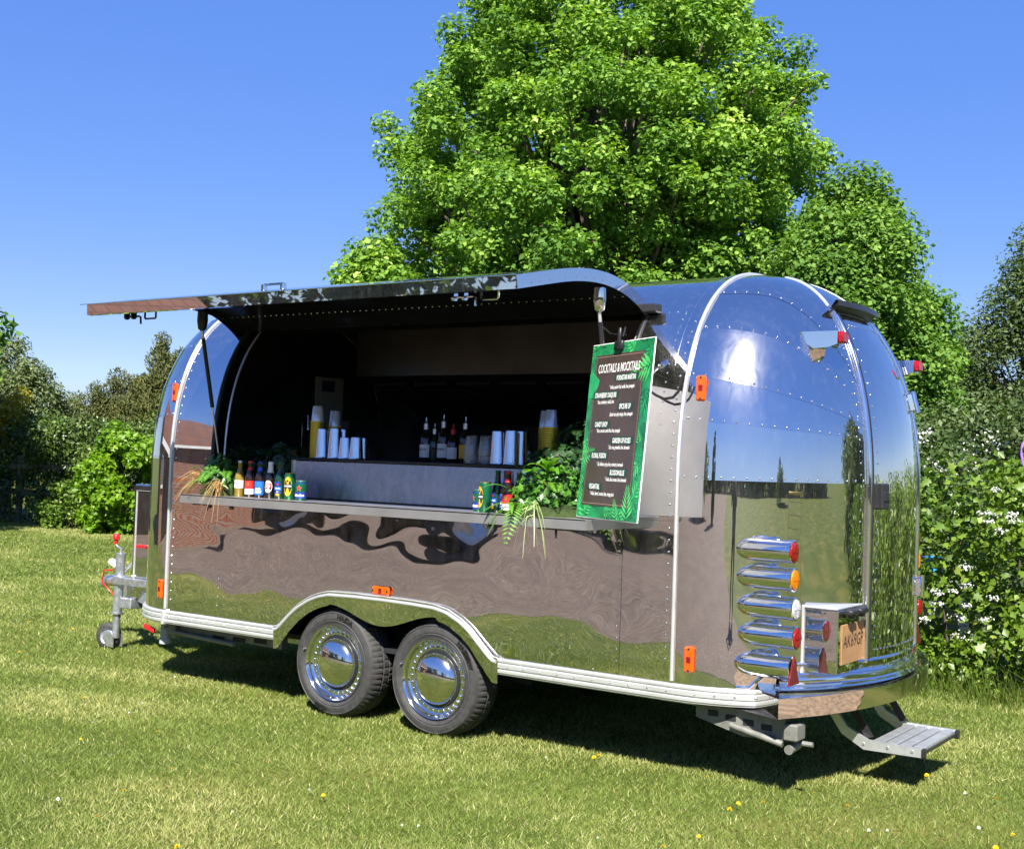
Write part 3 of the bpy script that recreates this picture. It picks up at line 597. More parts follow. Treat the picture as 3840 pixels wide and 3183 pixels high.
# ------------------------------------------------------------------ the trailer
WD, H, Z0, NP, NC, MP = 2.1, 2.605, 1.4, 2.55, 2.25, 2.1
XF, XR, CF, CR, ZB = -1.89, 1.82, .72, .78, .485
BH = H-Z0; TD = rad(69)
TR = thing('food_trailer', (0, 1.05, 0), 'mirror polished steel riveted catering trailer with raised side hatch', 'trailer')
def on_y(u, v, y):
    d = at(u, v, 1.)-CAM_C; return CAM_C+d*((y-CAM_C[1])/d[1])
def on_x(u, v, x):
    d = at(u, v, 1.)-CAM_C; return CAM_C+d*((x-CAM_C[0])/d[0])
def on_z(u, v, z):
    d = at(u, v, 1.)-CAM_C; return CAM_C+d*((z-CAM_C[2])/d[2])
def qf(z, e): return max(1-(max(z-Z0, 0)/BH)**e, 0)**(1/e)
def S(end, th, z, off=0.):
    c, s = math.cos(th), math.sin(th); x0, cc, sg = (XR, CR, 1) if end > 0 else (XF, CF, -1)
    def f(th_, z_):
        c, s = math.cos(th_), math.sin(th_)
        return np.array([x0+sg*cc*qf(z_, NC)*abs(s)**(2/MP), WD/2-WD/2*qf(z_, NP)*math.copysign(abs(c)**(2/MP), c), z_])
    p = f(th, z)
    if off:
        p = p+off*Sn(end, th, z)
    return p
def Sn(end, th, z):
    th = min(max(th, .02), PI-.02); z = min(z, H-.012); e = .01
    a = S(end, th+e, z)-S(end, th-e, z); b = S(end, th, z+e)-S(end, th, z-e)
    n_ = np.cross(a, b)*(1 if end > 0 else -1); return n_/np.linalg.norm(n_)
def prof(ph):
    c, s = math.cos(ph), math.sin(ph); return (WD/2-WD/2*math.copysign(abs(c)**(2/NP), c), Z0+BH*abs(s)**(2/NP))
HZ = 2.345; PHH = math.asin(((HZ-Z0)/BH)**(NP/2)); HY = prof(PHH)[0]
ROWS = [(ZB, ZB, 1), (1.48, 1.485, 1), (1.77, 1.70, 1), (1.99, 1.77, 1.5), (2.235, 1.84, 3), (2.435, 1.95, 5)]
def Zr(i, th):
    a, b, p = ROWS[i]; t = min(th, PI-th)/TD; return a+(b-a)*t**p
def nz(x, y, z, s): return noise.noise((x*s+31.7, y*s+11.3, z*s+5.1))

def cap_panel(end, i, t0, t1, name, nth=40, ns=7):
    P = []
    for j in range(ns+1):
        s = j/ns; row = []
        for k in range(nth+1):
            th = t0+(t1-t0)*k/nth; th_ = min(max(th, 1e-4), PI-1e-4)
            if i < 5:
                za, zb = Zr(i, th_), Zr(i+1, th_); pa, pb = S(end, th_, za), S(end, th_, zb)
                rl = .6 if i < 2 else .3; p = rl*(pa*(1-s)+pb*s)+(1-rl)*S(end, th_, za+(zb-za)*s)
                w = math.sin(PI*s)
            else:
                za = Zr(5, th_); z = za+(H-.0006-za)*math.sin(s*PI/2); p = S(end, th_, z); w = math.sin(PI*s)*.5
            n_ = Sn(end, th_, min(p[2], H-.02)); amp = .0016 if i == 0 else .0010
            p = p+n_*(amp*w*nz(p[0]*.8, p[1]*.8, p[2], 3.2)+.0012*(i % 2))
            row.append(p)
        P.append(row)
    b = MB(); b.grid(np.array(P), flip=(end < 0)); return b.build(name, M_CHROME, TR, 180)
for end in (1, -1):
    for i in range(6):
        ns = 22 if i == 0 else (18 if i == 5 else 8)
        cap_panel(end, i, 0., TD, 'dome_panel', 44, ns); cap_panel(end, i, PI-TD, PI, 'dome_panel', 44, ns)
def strip(end, t0, t1, zs, name, off=0., mat=None, nth=24):
    P = [[S(end, t0+(t1-t0)*k/nth, z, off)+Sn(end, t0+(t1-t0)*k/nth, z)*.0012*nz(k*.2, z, 1., 2.5) for k in range(nth+1)] for z in zs]
    b = MB(); b.grid(np.array(P), flip=(end < 0)); return b.build(name, mat or M_CHROME, TR, 180)
zz = lambda a, b, n: [a+(b-a)*k/n for k in range(n+1)]
strip(-1, TD, PI-TD, zz(ZB, 1.4, 14)+[Z0+BH*math.sin(k/22*PI/2)*.9999 for k in range(1, 23)], 'front_panel')
strip(1, TD, PI-TD, zz(ZB, .60, 3), 'door_sill')
door = strip(1, TD+.012, PI-TD-.012, zz(.615, 1.4, 12)+[1.4+(2.36-1.4)*k/16 for k in range(1, 17)], 'rear_door', .006)
strip(1, TD, PI-TD, [H-(H-2.36)*math.cos(k/12*PI/2)*1.0-.0002 for k in range(13)], 'dome_strip', .001)
def frange(a, b, st): return [a+st*k for k in range(int((b-a)/st)+1)]
for th, nm in ((TD, 'door_trim'), (PI-TD, 'door_trim')):
    b = MB(); b.tube([S(1, th, z, .008) for z in zz(.60, 2.4, 40)], .013, 8); b.build(nm, M_TRIMCH, TR, 60)
b = MB(); b.tube([S(1, TD+.022, z, .010) for z in zz(.62, 2.36, 40)], .008, 6); b.build('door_seal', M_BLACK, TR, 60)
for th in (TD, PI-TD):
    b = MB(); b.tube([S(1, th, 2.40+(H-.012-2.40)*math.sin(k/16*PI/2), .003) for k in range(17)], .006, 6); b.build('dome_trim', M_ALU, TR, 60)
# door rain gutter, latch, hinges
b = MB(); path = []
for k in range(17):
    th = TD-.03+(PI-2*TD+.06)*k/16; p = S(1, th, 2.375); n_ = Sn(1, th, 2.375); path.append((p, n_, (0, 0, 1)))
b.sweep(path, [(0, .012), (.05, .022), (.066, .012), (.07, -.02), (.062, -.022), (.056, 0), (.03, .002), (0, -.004)]); b.build('door_gutter', M_BLACK, door, 40)
b = MB(); p = S(1, TD+.09, 1.425, .02); n_ = Vector(Sn(1, TD+.09, 1.425)); Rm = n_.to_track_quat('X', 'Z').to_matrix(); b.box(p, (.045, .07, .13), Rm, .006); b.box(p+np.array(n_)*.022, (.012, .05, .05), Rm, .004); b.build('door_latch', M_BLACK, door)
for z in (1.93, .93):
    b = MB(); p = S(1, PI-TD+.02, z, .02); n_ = Vector(Sn(1, PI-TD, z)); Rm = n_.to_track_quat('X', 'Z').to_matrix(); b.box(p, (.035, .16, .10), Rm, .006); b.cyl(Vector(p)+Rm @ Vector((.02, 0, -.06)), Vector(p)+Rm @ Vector((.02, 0, .06)), .014, n=10); b.build('door_hinge', M_PODCH, door, 40)

# side skins
ARX = [-.86, -.84, -.80, -.743, -.67, -.587, -.51, -.431, -.22, -.016, .19, .36, .45, .545, .61, .664, .72, .765, .785]
ARZ = [ZB, .492, .530, .584, .640, .686, .714, .732, .738, .738, .735, .728, .710, .668, .625, .575, .525, .487, ZB]
def arch(x): return float(np.interp(x, ARX, ARZ))
def wav(x, z, k=1.): return k*(.0042*noise.noise((x*1.25+3.3, z*2.3, 1.7))+.0026*noise.noise((x*3.0+9.2, z*3.8, 4.4))+.0006*noise.noise((x*6.+2., z*7., 2.)))
def side_grid(x0, x1, z0f, z1, nx, nzr, name, k=1., mat=None):
    P = []
    for j in range(nzr+1):
        row = []
        for i in range(nx+1):
            x = x0+(x1-x0)*i/nx; zb = z0f(x); z = zb+(z1-zb)*j/nzr; row.append((x, WD/2-WD/2*qf(z, NP)+wav(x, z, k), z))
        P.append(row)
    b = MB(); b.grid(np.array(P)); return b.build(name, mat or M_CHROME, TR, 180)
lower = lambda x: arch(x) if -.86 < x < .785 else ZB
side_grid(XF, -.86, lambda x: ZB, 1.272, 34, 30, 'side_panel'); side_grid(-.86, .785, lower, 1.272, 72, 28, 'side_panel'); side_grid(.785, 1.527, lambda x: ZB, 1.272, 30, 30, 'side_panel')
side_grid(1.529, XR, lambda x: ZB, 1.272, 14, 30, 'side_panel', .7)
def pillar(x0, x1, name):
    pts = [(WD/2-WD/2*qf(z, NP), z) for z in zz(1.273, 1.4, 5)]+[prof(PHH*k/26) for k in range(1, 27)]
    P = [[(x0+(x1-x0)*i/12, y+wav(x0+(x1-x0)*i/12, z, .35), z) for i in range(13)] for y, z in pts]
    b = MB(); b.grid(np.array(P)); return b.build(name, M_CHROME, TR, 180)
OX0, OX1 = -1.52, 1.50
pillar(XF, OX0, 'side_pillar'); pillar(OX1, XR, 'side_pillar')
def roof(x0, x1, p0, p1, name, n=48):
    P = [[(x0+(x1-x0)*i/40, prof(p0+(p1-p0)*k/n)[0], prof(p0+(p1-p0)*k/n)[1]+.0012*noise.noise((i*.35, k*.3, 2.))) for i in range(41)] for k in range(n+1)]
    b = MB(); b.grid(np.array(P)); return b.build(name, M_CHROME, TR, 180)
roof(XF, XR, PHH, PI-PHH, 'roof_panel')
P = [[(XF+(XR-XF)*i/20, y, z) for i in range(21)] for y, z in [prof(PI-PHH+PHH*k/20) for k in range(21)]+[(WD, 1.1), (WD, .8), (WD, ZB)]]
b = MB(); b.grid(np.array(P)); b.build('far_side_panel', M_CHROME, TR, 180)
# seam rings, piping
def ring(x, r, name, mat, off=.006, z0=.50):
    pts = [(x, -off, z) for z in zz(z0, 1.4, 8)] if z0 < 1.4 else []
    for k in range(1, 60):
        y, z = prof(PI*k/60)
        if z < z0: continue
        n_ = Vector((0, y-WD/2, (z-Z0)*1.0)).normalized(); pts.append((x, y+n_.y*off, z+n_.z*off))
    if z0 < 1.4: pts += [(x, WD+off, z) for z in zz(1.4, z0, 8)]
    b = MB(); b.tube(pts, r, 8); return b.build(name, mat, TR, 60)
ring(XR+.005, .0095, 'seam_trim', M_ALU); ring(XF-.005, .0095, 'seam_trim', M_ALU); ring(XR-.075, .0022, 'seam_line', M_TRIMCH, .0, 2.0)
# rivets
rb = MB(); rb.lathe([(.0064, -.001), (.0058, .0022), (.0036, .0042), (.0001, .005)], 8); _ro = rb.build('rivet', M_TRIMCH, TR, 60); RIVET = _ro.data
bpy.data.objects.remove(_ro)
def rivet(p, n_, parent=TR):
    o = bpy.data.objects.new('rivet', RIVET); COL.objects.link(o); o.parent = parent
    if parent.name in ORG: o.matrix_parent_inverse = Matrix.Translation(-Vector(ORG[parent.name]))
    o.matrix_basis = Matrix.Translation(Vector(p)) @ Vector(n_).to_track_quat('Z', 'Y').to_matrix().to_4x4(); return o
class RV:
    def __init__(s): s.b = MB()
    def put(s, p, n_, r=.0065):
        n_ = Vector(n_).normalized(); a = n_.orthogonal().normalized(); c = n_.cross(a); p = Vector(p)
        vs = [p+r*(math.cos(k*PI/3)*a+math.sin(k*PI/3)*c) for k in range(6)]+[p+r*.6*(math.cos(k*PI/3)*a+math.sin(k*PI/3)*c)+n_*r*.55 for k in range(6)]+[p+n_*r*.75]
        s.b.add(vs, [(k, (k+1) % 6, 6+(k+1) % 6, 6+k) for k in range(6)]+[(6+k, 6+(k+1) % 6, 12) for k in range(6)])
    def done(s, parent=TR, mat=None): return s.b.build('rivet_row', mat or M_TRIMCH, parent, 60, 'stuff')
def row_thetas(end, i, t0, t1, step):
    ths = np.linspace(t0, t1, 240); P = np.array([S(end, t, Zr(i, t)) for t in ths]); L = np.r_[0, np.cumsum(np.linalg.norm(np.diff(P, axis=0), axis=1))]
    return np.interp(np.arange(.03, L[-1]-.01, step), L, ths)
for i in range(1, 6):
    for th in row_thetas(1, i, .01, TD-.02, .061):
        z = Zr(i, th)+.014; rivet(S(1, th, z, .0005), Sn(1, th, z))
for z in frange(.60, 2.3, .058):
    y = WD/2-WD/2*qf(z, NP); nn = (0, -1, 0) if z < 1.45 else tuple(Vector((0, y-WD/2, (z-Z0)*.8)).normalized())
    rivet((XR-.035, y-.001+wav(XR-.035, z, .4), z), nn)
fr = RV()
for i in range(1, 6):
    for th in row_thetas(-1, i, .01, TD, .061): fr.put(S(-1, th, Zr(i, th)+.012, .0005), Sn(-1, th, Zr(i, th)))
    for th in row_thetas(1, i, PI-TD+.02, PI-.01, .061): fr.put(S(1, th, Zr(i, th)+.012, .0005), Sn(1, th, Zr(i, th)))
fr.done()
sr = RV()
for z in frange(.56, 2.25, .058):
    y = WD/2-WD/2*qf(z, NP); sr.put((XF+.04, y-.001+wav(XF+.04, z, .4), z), (0, -1, .25 if z > 1.6 else 0))
    if z < 1.2:
        sr.put((1.512, -.0015+wav(1.512, z), z), (0, -1, 0), .004); sr.put((-1.40, -.0015+wav(-1.40, z), z), (0, -1, 0), .0045)
    if z > 1.33: sr.put((OX0-.05, y, z), (0, -1, .3), .005)
sr.done()
dr = RV()
for z in frange(.66, 2.3, .058):
    for th, pz in ((TD+.075, 1), (PI-TD-.07, 1), (TD-.06, 0)): dr.put(S(1, th, z, .007 if pz else .001), Sn(1, th, z), .0055)
for th in np.linspace(TD+.1, PI-TD-.1, 16): dr.put(S(1, th, .66, .007), Sn(1, th, .66), .006); dr.put(S(1, th, 2.30, .007), Sn(1, th, 2.3), .005)
dr.done(door)
rr = RV()
for x in frange(OX1+.06, XR-.1, .05): y, z = prof(PHH*.985); rr.put((x, y, z), (0, -.6, .8), .004)
for k in range(14):
    y, z = prof(PHH*(.25+.055*k)); rr.put((XR-.11, y, z), (0, y-1.05, z-1.4), .006)
rr.done()

# rub rail with ribs along the bottom edge, raised over the bumper
RAILP = [(-.002, .002), (.012, .002), (.019, -.004), (.019, -.012), (.011, -.016), (.011, -.020), (.021, -.026), (.021, -.044), (.012, -.048), (.012, -.052), (.020, -.058), (.020, -.070), (.013, -.074), (.013, -.080), (-.004, -.084)]
def cap_path(end, t0, t1, zf, n=40, off=0.):
    out = []
    for k in range(n+1):
        th = t0+(t1-t0)*k/n; p = S(end, th, .6, off); n_ = Sn(end, th, .6); n_ = n_/np.linalg.norm(n_); p[2] = zf(th); out.append((p, (n_[0], n_[1], 0), (0, 0, 1)))
    return out
lin = lambda x0, x1, n=8: [((x0+(x1-x0)*k/n, 0, ZB), (0, -1, 0), (0, 0, 1)) for k in range(n+1)]
b = MB(); b.sweep(cap_path(-1, PI-.01, .02, lambda t: ZB)+lin(XF, -.845), RAILP); b.build('rub_rail', M_ALU, TR, 30)
b = MB(); b.sweep(lin(.775, XR)+cap_path(1, .02, rad(37), lambda t: ZB, 16), RAILP); b.build('rub_rail', M_ALU, TR, 30)
for xx in (XF-.004, 2.302):
    b = MB(); b.box((xx, -.012 if xx < 0 else S(1, rad(37), .5)[1]-.02, ZB-.042), (.022, .035, .095), None, .004); b.build('rail_joiner', M_ALU, TR)
zr_ = lambda t: ZB+(.115)*min(1, max(0, (t-rad(27))/rad(9)))**.8
b = MB(); b.sweep(cap_path(1, rad(22), PI-rad(22), lambda t: zr_(min(t, PI-t))+.012, 60), [(-.002, .008), (.012, .008), (.017, .002), (.012, -.006), (-.002, -.008)]); b.build('rail_top_trim', M_TRIMCH, TR, 40)
b = MB(); b.sweep(cap_path(1, rad(36), PI-rad(36), lambda t: .575, 50), [(-.002, 0), (.016, -.002), (.022, -.012), (.016, -.022), (.020, -.030), (.02, -.048), (.028, -.056), (.020, -.064), (.03, -.075)]); b.build('rear_rail', M_TRIMCH, TR, 40)
rv = RV()
for x in frange(XF+.05, -.9, .105): rv.put((x, -.0215, ZB-.035), (0, -1, 0), .0055)
for x in frange(.86, XR, .105): rv.put((x, -.0215, ZB-.035), (0, -1, 0), .0055)
for th in np.linspace(.15, rad(35), 5): rv.put(S(1, th, .6, .0215)*np.array([1, 1, 0])+np.array([0, 0, ZB-.035]), Sn(1, th, .6), .0055)
for th in np.linspace(.1, rad(80), 9): rv.put(S(-1, th, .6, .0215)*np.array([1, 1, 0])+np.array([0, 0, ZB-.035]), Sn(-1, th, .6), .0055)
rv.done()
# rear bumper
BP = np.array([(2.385, -.02), (2.41, .03), (2.47, .14), (2.535, .30), (2.595, .50), (2.645, .76), (2.66, 1.05), (2.645, 1.34), (2.595, 1.60), (2.535, 1.80), (2.47, 1.96), (2.41, 2.07), (2.385, 2.12)])
tt_ = np.linspace(0, 1, len(BP)); t2 = np.linspace(0, 1, 49); bx_, by_ = np.interp(t2, tt_, BP[:, 0]), np.interp(t2, tt_, BP[:, 1])
for _ in range(6):
    bx_[1:-1] = (bx_[:-2]+2*bx_[1:-1]+bx_[2:])/4; by_[1:-1] = (by_[:-2]+2*by_[1:-1]+by_[2:])/4
pin = [S(1, rad(30)+(PI-rad(60))*k/48, .6, -.02) for k in range(49)]
b = MB(); b.grid(np.array([[(x, y, z) for x, y in zip(bx_, by_)] for z in (.395, .398, .482, .487)])); b.build('bumper', M_CHROME, TR, 40)
b = MB(); b.grid(np.array([[(x, y, .488) for x, y in zip(bx_, by_)], [(p[0], p[1], .490) for p in pin]])); b.build('bumper_top', M_PODCH, TR, 40)
b = MB(); b.grid(np.array([[(x-.002, y, .394) for x, y in zip(bx_, by_)], [(p[0]-.25, p[1], .394) for p in pin]])); b.build('bumper_underside', M_INDARK, TR)
for s in (0, -1):
    b = MB(); b.add([(bx_[s], by_[s], .395), (bx_[s], by_[s], .487), (pin[s][0]-.05, pin[s][1], .487), (pin[s][0]-.05, pin[s][1], .395)], [(0, 1, 2, 3)]); b.build('bumper_end', M_CHROME, TR)

# wheel arch plate, wells, wheels
def low(x):
    if abs(x+.03) < .40: return .575+.088*math.sin(PI*(x+.03)/.80)**2
    return .663-(.738-arch(x))*1.22
xs = np.linspace(-.875, .80, 90)
b = MB(); b.grid(np.array([[(x, -.026+.006*(1-j/6), low(x)+(arch(x)+.004-low(x))*j/6) for x in xs] for j in range(7)])); b.build('wheel_arch_plate', M_CHROME, TR, 180)
b = MB(); b.tube([(x, -.028, arch(x)-.014) for x in np.linspace(-.868, .79, 80)], .0105, 8); b.build('arch_trim', M_ALU, TR, 60)
b = MB(); b.tube([(x, -.018, arch(x)+.005) for x in np.linspace(-.868, .79, 80)], .006, 6); b.build('arch_trim', M_ALU, TR, 60)
b = MB(); xs2 = np.linspace(-.86, .785, 30)
b.grid(np.array([[(x, y, max(arch(x)-.012, .40)) for x in xs2] for y in (-.005, .33)])); b.grid(np.array([[(x, .33, z) for x in (-.86, .785)] for z in (.30, .74)])); b.build('wheel_well', M_INDARK, TR)
R_T = .325
def wheel(x, y, sgn):
    w = part('wheel', TR); K = R_T/.31; M = Matrix.Translation((x, y, R_T-.008)) @ Matrix.Rotation(sgn*PI/2, 4, 'X') @ Matrix.Diagonal((K, K, 1.05, 1)); n = 180
    pr = [(.210, -.188), (.25, -.197), (.285, -.190), (.300, -.172), (.305, -.155), (.309, -.13), (.302, -.128), (.302, -.118), (.310, -.116), (.310, -.084), (.302, -.082), (.302, -.072), (.309, -.07), (.305, -.045), (.299, -.026), (.287, -.009), (.281, -.002), (.278, -.005), (.262, .000), (.247, .001), (.240, -.002), (.236, .001), (.224, -.006), (.211, -.014)]
    b = MB(); m = len(pr); vs = []
    for j, (r, h) in enumerate(pr):
        for i in range(n):
            rr_ = r
            if j in (3, 4, 5, 12, 13, 14) and i % 3 == 0: rr_ = r-.005
            if j in (8, 9) and i % 4 == 0: rr_ = r-.004
            vs.append(M @ Vector((rr_*math.cos(2*PI*i/n), rr_*math.sin(2*PI*i/n), h)))
    b.add(vs, [(j*n+i, j*n+(i+1) % n, (j+1)*n+(i+1) % n, (j+1)*n+i) for j in range(m-1) for i in range(n)]); b.build('tyre', M_TYRE, w, 18)
    b = MB(); b.lathe([(.209, -.02), (.2135, -.006), (.209, .000), (.203, -.004), (.198, -.018), (.190, -.034), (.178, -.040), (.166, -.034), (.152, -.036), (.146, -.05)], 64, M); b.build('rim', M_PODCH, w, 60)
    b = MB()
    for k in range(30):
        a = 2*PI*k/30; b.box(M @ Vector((.172*math.cos(a), .172*math.sin(a), -.034)), (.020, .010, .010), (M @ Matrix.Rotation(a, 4, 'Z')).to_3x3(), .003)
    b.build('vent_ring', M_TRIMCH, w, 60, 'stuff')
    b = MB(); b.lathe([(.154, -.05), (.150, -.030), (.141, -.030), (.138, -.05)], 48, M); b.lathe([(.0, -.11), (.205, -.11)], 24, M); b.build('hub_ring', M_BLACK, w, 60)
    b = MB(); b.lathe([(.0001, .030), (.03, .0288), (.06, .025), (.09, .017), (.113, .006), (.128, -.006), (.137, -.020), (.1405, -.034)], 48, M); b.build('hubcap', M_CHROME, w, 180)
    b = MB(); a = rad(165); b.cyl(M @ Vector((.225*math.cos(a), .225*math.sin(a), -.01)), M @ Vector((.225*math.cos(a), .225*math.sin(a), .012)), .004, n=8); b.build('valve', M_GALV, w)
    return w, M
for x in (-.405, .345):
    w, M = wheel(x, .006, 1); wheel(x, WD-.006, -1)
    rt = .262; a0 = rad(72) if x < 0 else rad(40)
    for body, a00 in (('HAIDA', a0), ('HD737', a0+PI if x < 0 else a0-rad(12))):
        def bend(v, a00=a00, M=M): a = a00-v[0]/rt; r = rt+v[1]; return M @ Vector((r*math.cos(a), r*math.sin(a), .0030))
        lettering('lettering', body, M_TYRETXT, w, bend, size=.040 if body == 'HAIDA' else .03, bold=.002)
# underside
b = MB(); b.box((0, 1.05, .42), (4.0, 1.9, .03)); b.build('floor_pan', M_INDARK, TR)
for y in (.40, 1.70):
    b = MB(); b.box((-.2, y, .37), (4.4, .05, .10)); b.build('chassis_rail', M_GALV, TR)
for x in (-.378, .378):
    b = MB(); b.cyl((x, .2, .30), (x, 1.9, .30), .035, n=12); b.build('axle', M_GALV, TR, 60)
def steady(x0, x1, y, zt, zb, flip, name='corner_steady'):
    """folded corner steady: tapered pressed beam with dark plates for its shaded holes, stay and foot"""
    s = part(name, TR); b = MB(); poly_ = [(x0, zt), (x1, zt-.012), (x1, zb+.05), (x1+(x0-x1)*.45, zb+.035), (x0, zt-.075)]
    b.prism(poly_, y-.025, y+.025, lambda u, v, w_: (u, w_, v)); b.build('leg_beam', M_UNDER, s)
    for k in range(4):
        u = .13+.2*k; cx = x0+(x1-x0)*(u+.07); cz = zt-.045-.010*k; b = MB(); b.box((cx, y-.026, cz), (abs(x1-x0)*.12, .004, .030), None, .0015); b.build('window', M_INDARK, s)  # dark plate on the solid beam, colour stands in for a shaded hole
    b = MB(); b.cyl((x0+(x1-x0)*.42, y-.045, zt-.085), (x1, y-.05, zb+.035), .016, n=10); b.build('stay', M_UNDER, s, 60)
    b = MB(); sx = 1 if x1 > x0 else -1; b.box((x1+.04*sx, y-.01, (zt+zb)/2+.01), (.07, .11, .08), None, .008); b.cyl((x1+.09*sx, y-.03, zb+.05), (x1+.14*sx, y-.03, zb+.05), .012, n=8); b.build('bracket', M_UNDER, s)
    b = MB(); b.cyl((x1+.03*sx, y-.05, zb+.012), (x1+.03*sx, y+.06, zb+.02), .022, n=14); b.build('foot', M_UNDER, s, 60)
    return s
pA = on_y(1432, 1452, .14); pB = on_y(1622, 1508, .14); steady(pA[0], pB[0]-.02, .14, .395, .225, False)
pA = on_y(585, 1295, .14); pB = on_y(375, 1272, .14); steady(pA[0], pB[0], .14, .40, .30, True)
b = MB(); pw = on_y(341, 1265, .16); b.cyl((pw[0], .16, .43), (pw[0], .16, .24), .035, n=16); b.cyl((pw[0], .16, .27), (pw[0], .16, .235), .040, n=16); b.build('waste_pipe', M_GREYPL, TR, 40)
b = MB(); b.box((pw[0]-.07, .08, .335), (.11, .025, .03), Matrix.Rotation(.25, 3, 'Y'), .006); b.build('valve_handle', M_REDPL, TR)

# hatch opening: lining, counter, hood
def lin_prof(k=.962): return [(WD/2+(y-WD/2)*k, Z0+(z-Z0)*k if z > Z0 else z) for y, z in [prof(PHH+(PI-PHH)*j/40) for j in range(41)]]+[(WD/2*1.962, .55)]
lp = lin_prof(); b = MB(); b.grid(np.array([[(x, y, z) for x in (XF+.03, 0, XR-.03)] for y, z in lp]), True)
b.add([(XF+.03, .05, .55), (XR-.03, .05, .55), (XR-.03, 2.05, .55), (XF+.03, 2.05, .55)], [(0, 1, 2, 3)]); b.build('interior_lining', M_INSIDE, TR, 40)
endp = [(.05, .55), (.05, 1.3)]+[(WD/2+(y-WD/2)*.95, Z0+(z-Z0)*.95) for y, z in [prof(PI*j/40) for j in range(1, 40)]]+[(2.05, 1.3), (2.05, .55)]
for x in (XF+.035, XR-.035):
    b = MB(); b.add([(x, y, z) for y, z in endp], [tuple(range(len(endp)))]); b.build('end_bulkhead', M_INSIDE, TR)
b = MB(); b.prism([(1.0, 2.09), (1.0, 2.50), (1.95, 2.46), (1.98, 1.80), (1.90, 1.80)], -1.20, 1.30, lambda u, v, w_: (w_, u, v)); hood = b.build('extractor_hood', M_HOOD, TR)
for k in range(6):
    b = MB(); b.box((-1.0+.36*k, 1.42, 1.95), (.28, .62, .015), Matrix.Rotation(-.30, 3, 'X')); b.build('grease_filter', M_INDARK, hood)
b = MB(); b.box((0., 1.80, .92), (3.6, .45, .05), None, .006); b.build('back_worktop', M_BRUSH, TR)
for u, v, hh, ww, nm in ((.0, 1.95, .34, .30, 'notice'), (.10, 1.62, .36, .25, 'notice')):
    nb = MB(); xx = XF+.05; cy = 1.42+u; cz = v; nb.box((xx, cy, cz), (.012, ww, hh), None, .003); no = nb.build(nm, M_PAPER, TR)
    nb = MB(); nb.box((xx+.008, cy-.02, cz+hh*.30), (.004, ww*.45, hh*.24)); nb.build('notice_panel', M_NAVY, no)
    nb = MB(); nb.box((xx+.008, cy, cz-hh*.12), (.004, ww*.7, hh*.42)); nb.build('notice_sheet', M_PAPER, no)
b = MB(); b.box((.33, .022, 1.389), (2.26, .022, .234), Matrix.Rotation(rad(-5), 3, 'X'), .008); b.cyl((-.80, .03, 1.274), (-.80, .03, 1.503), .022, n=14); b.build('counter_front', M_BRUSH, TR, 40)
b = MB(); b.box((.33, .27, 1.512), (2.28, .54, .014), None, .004); b.build('counter_top', M_INDARK, TR)
b = MB(); b.box((-1.16, .27, 1.262), (.70, .50, .02), None, .004); b.build('side_counter', M_INDARK, TR)
# tap inside on the left
b = MB(); b.tube([(-1.32, .62, 1.25), (-1.32, .62, 1.72), (-1.30, .60, 1.80), (-1.24, .56, 1.83), (-1.18, .53, 1.79), (-1.17, .52, 1.70)], .012, 10); b.build('tap', M_PODCH, TR, 60)
# opening seals
for x, s in ((OX0+.012, 1), (OX1-.012, -1)):
    pts = [(x, .008, z) for z in zz(1.28, 1.4, 3)]+[(x, prof(PHH*k/20)[0]+.008, prof(PHH*k/20)[1]) for k in range(1, 21)]
    b = MB(); b.tube(pts, .016, 8); b.build('hatch_seal', M_BLACK, TR, 60)
    pts = [(x+s*.05, p_[1]+.05, p_[2]-.01) for p_ in pts]; b = MB(); b.tube(pts, .008, 8); b.build('inner_trim', M_ALU, TR, 60)
b = MB(); b.box((-.01, HY+.005, HZ+.014), (3.10, .045, .018), Matrix.Rotation(.6, 3, 'X'), .004); b.build('hatch_hinge', M_TRIMCH, TR)
b = MB(); b.box((OX1+.02, HY-.045, HZ+.012), (.10, .07, .045), None, .006); b.build('hinge_bracket', M_BLACK, TR)

# raised hatch (awning)
AW = part('awning', TR); ang = math.radians(-77.6); ca, sa = math.cos(ang), math.sin(ang)
orig = [prof(PHH*(1-k/26)) for k in range(27)]+[(0, z) for z in zz(1.4, 1.13, 7)[1:]]
def rotp(y, z): dy, dz = y-HY, z-HZ; return (HY-.012+dy*ca-dz*sa, HZ+.012+dy*sa+dz*ca)
ap = [rotp(y, z) for y, z in orig]; an_ = []
for k in range(len(ap)):
    a = ap[max(k-1, 0)]; c = ap[min(k+1, len(ap)-1)]; d = Vector((c[0]-a[0], c[1]-a[1])).normalized(); an_.append((d.y*1.0, -d.x*1.0) if -d.x < 0 else (-d.y, d.x))
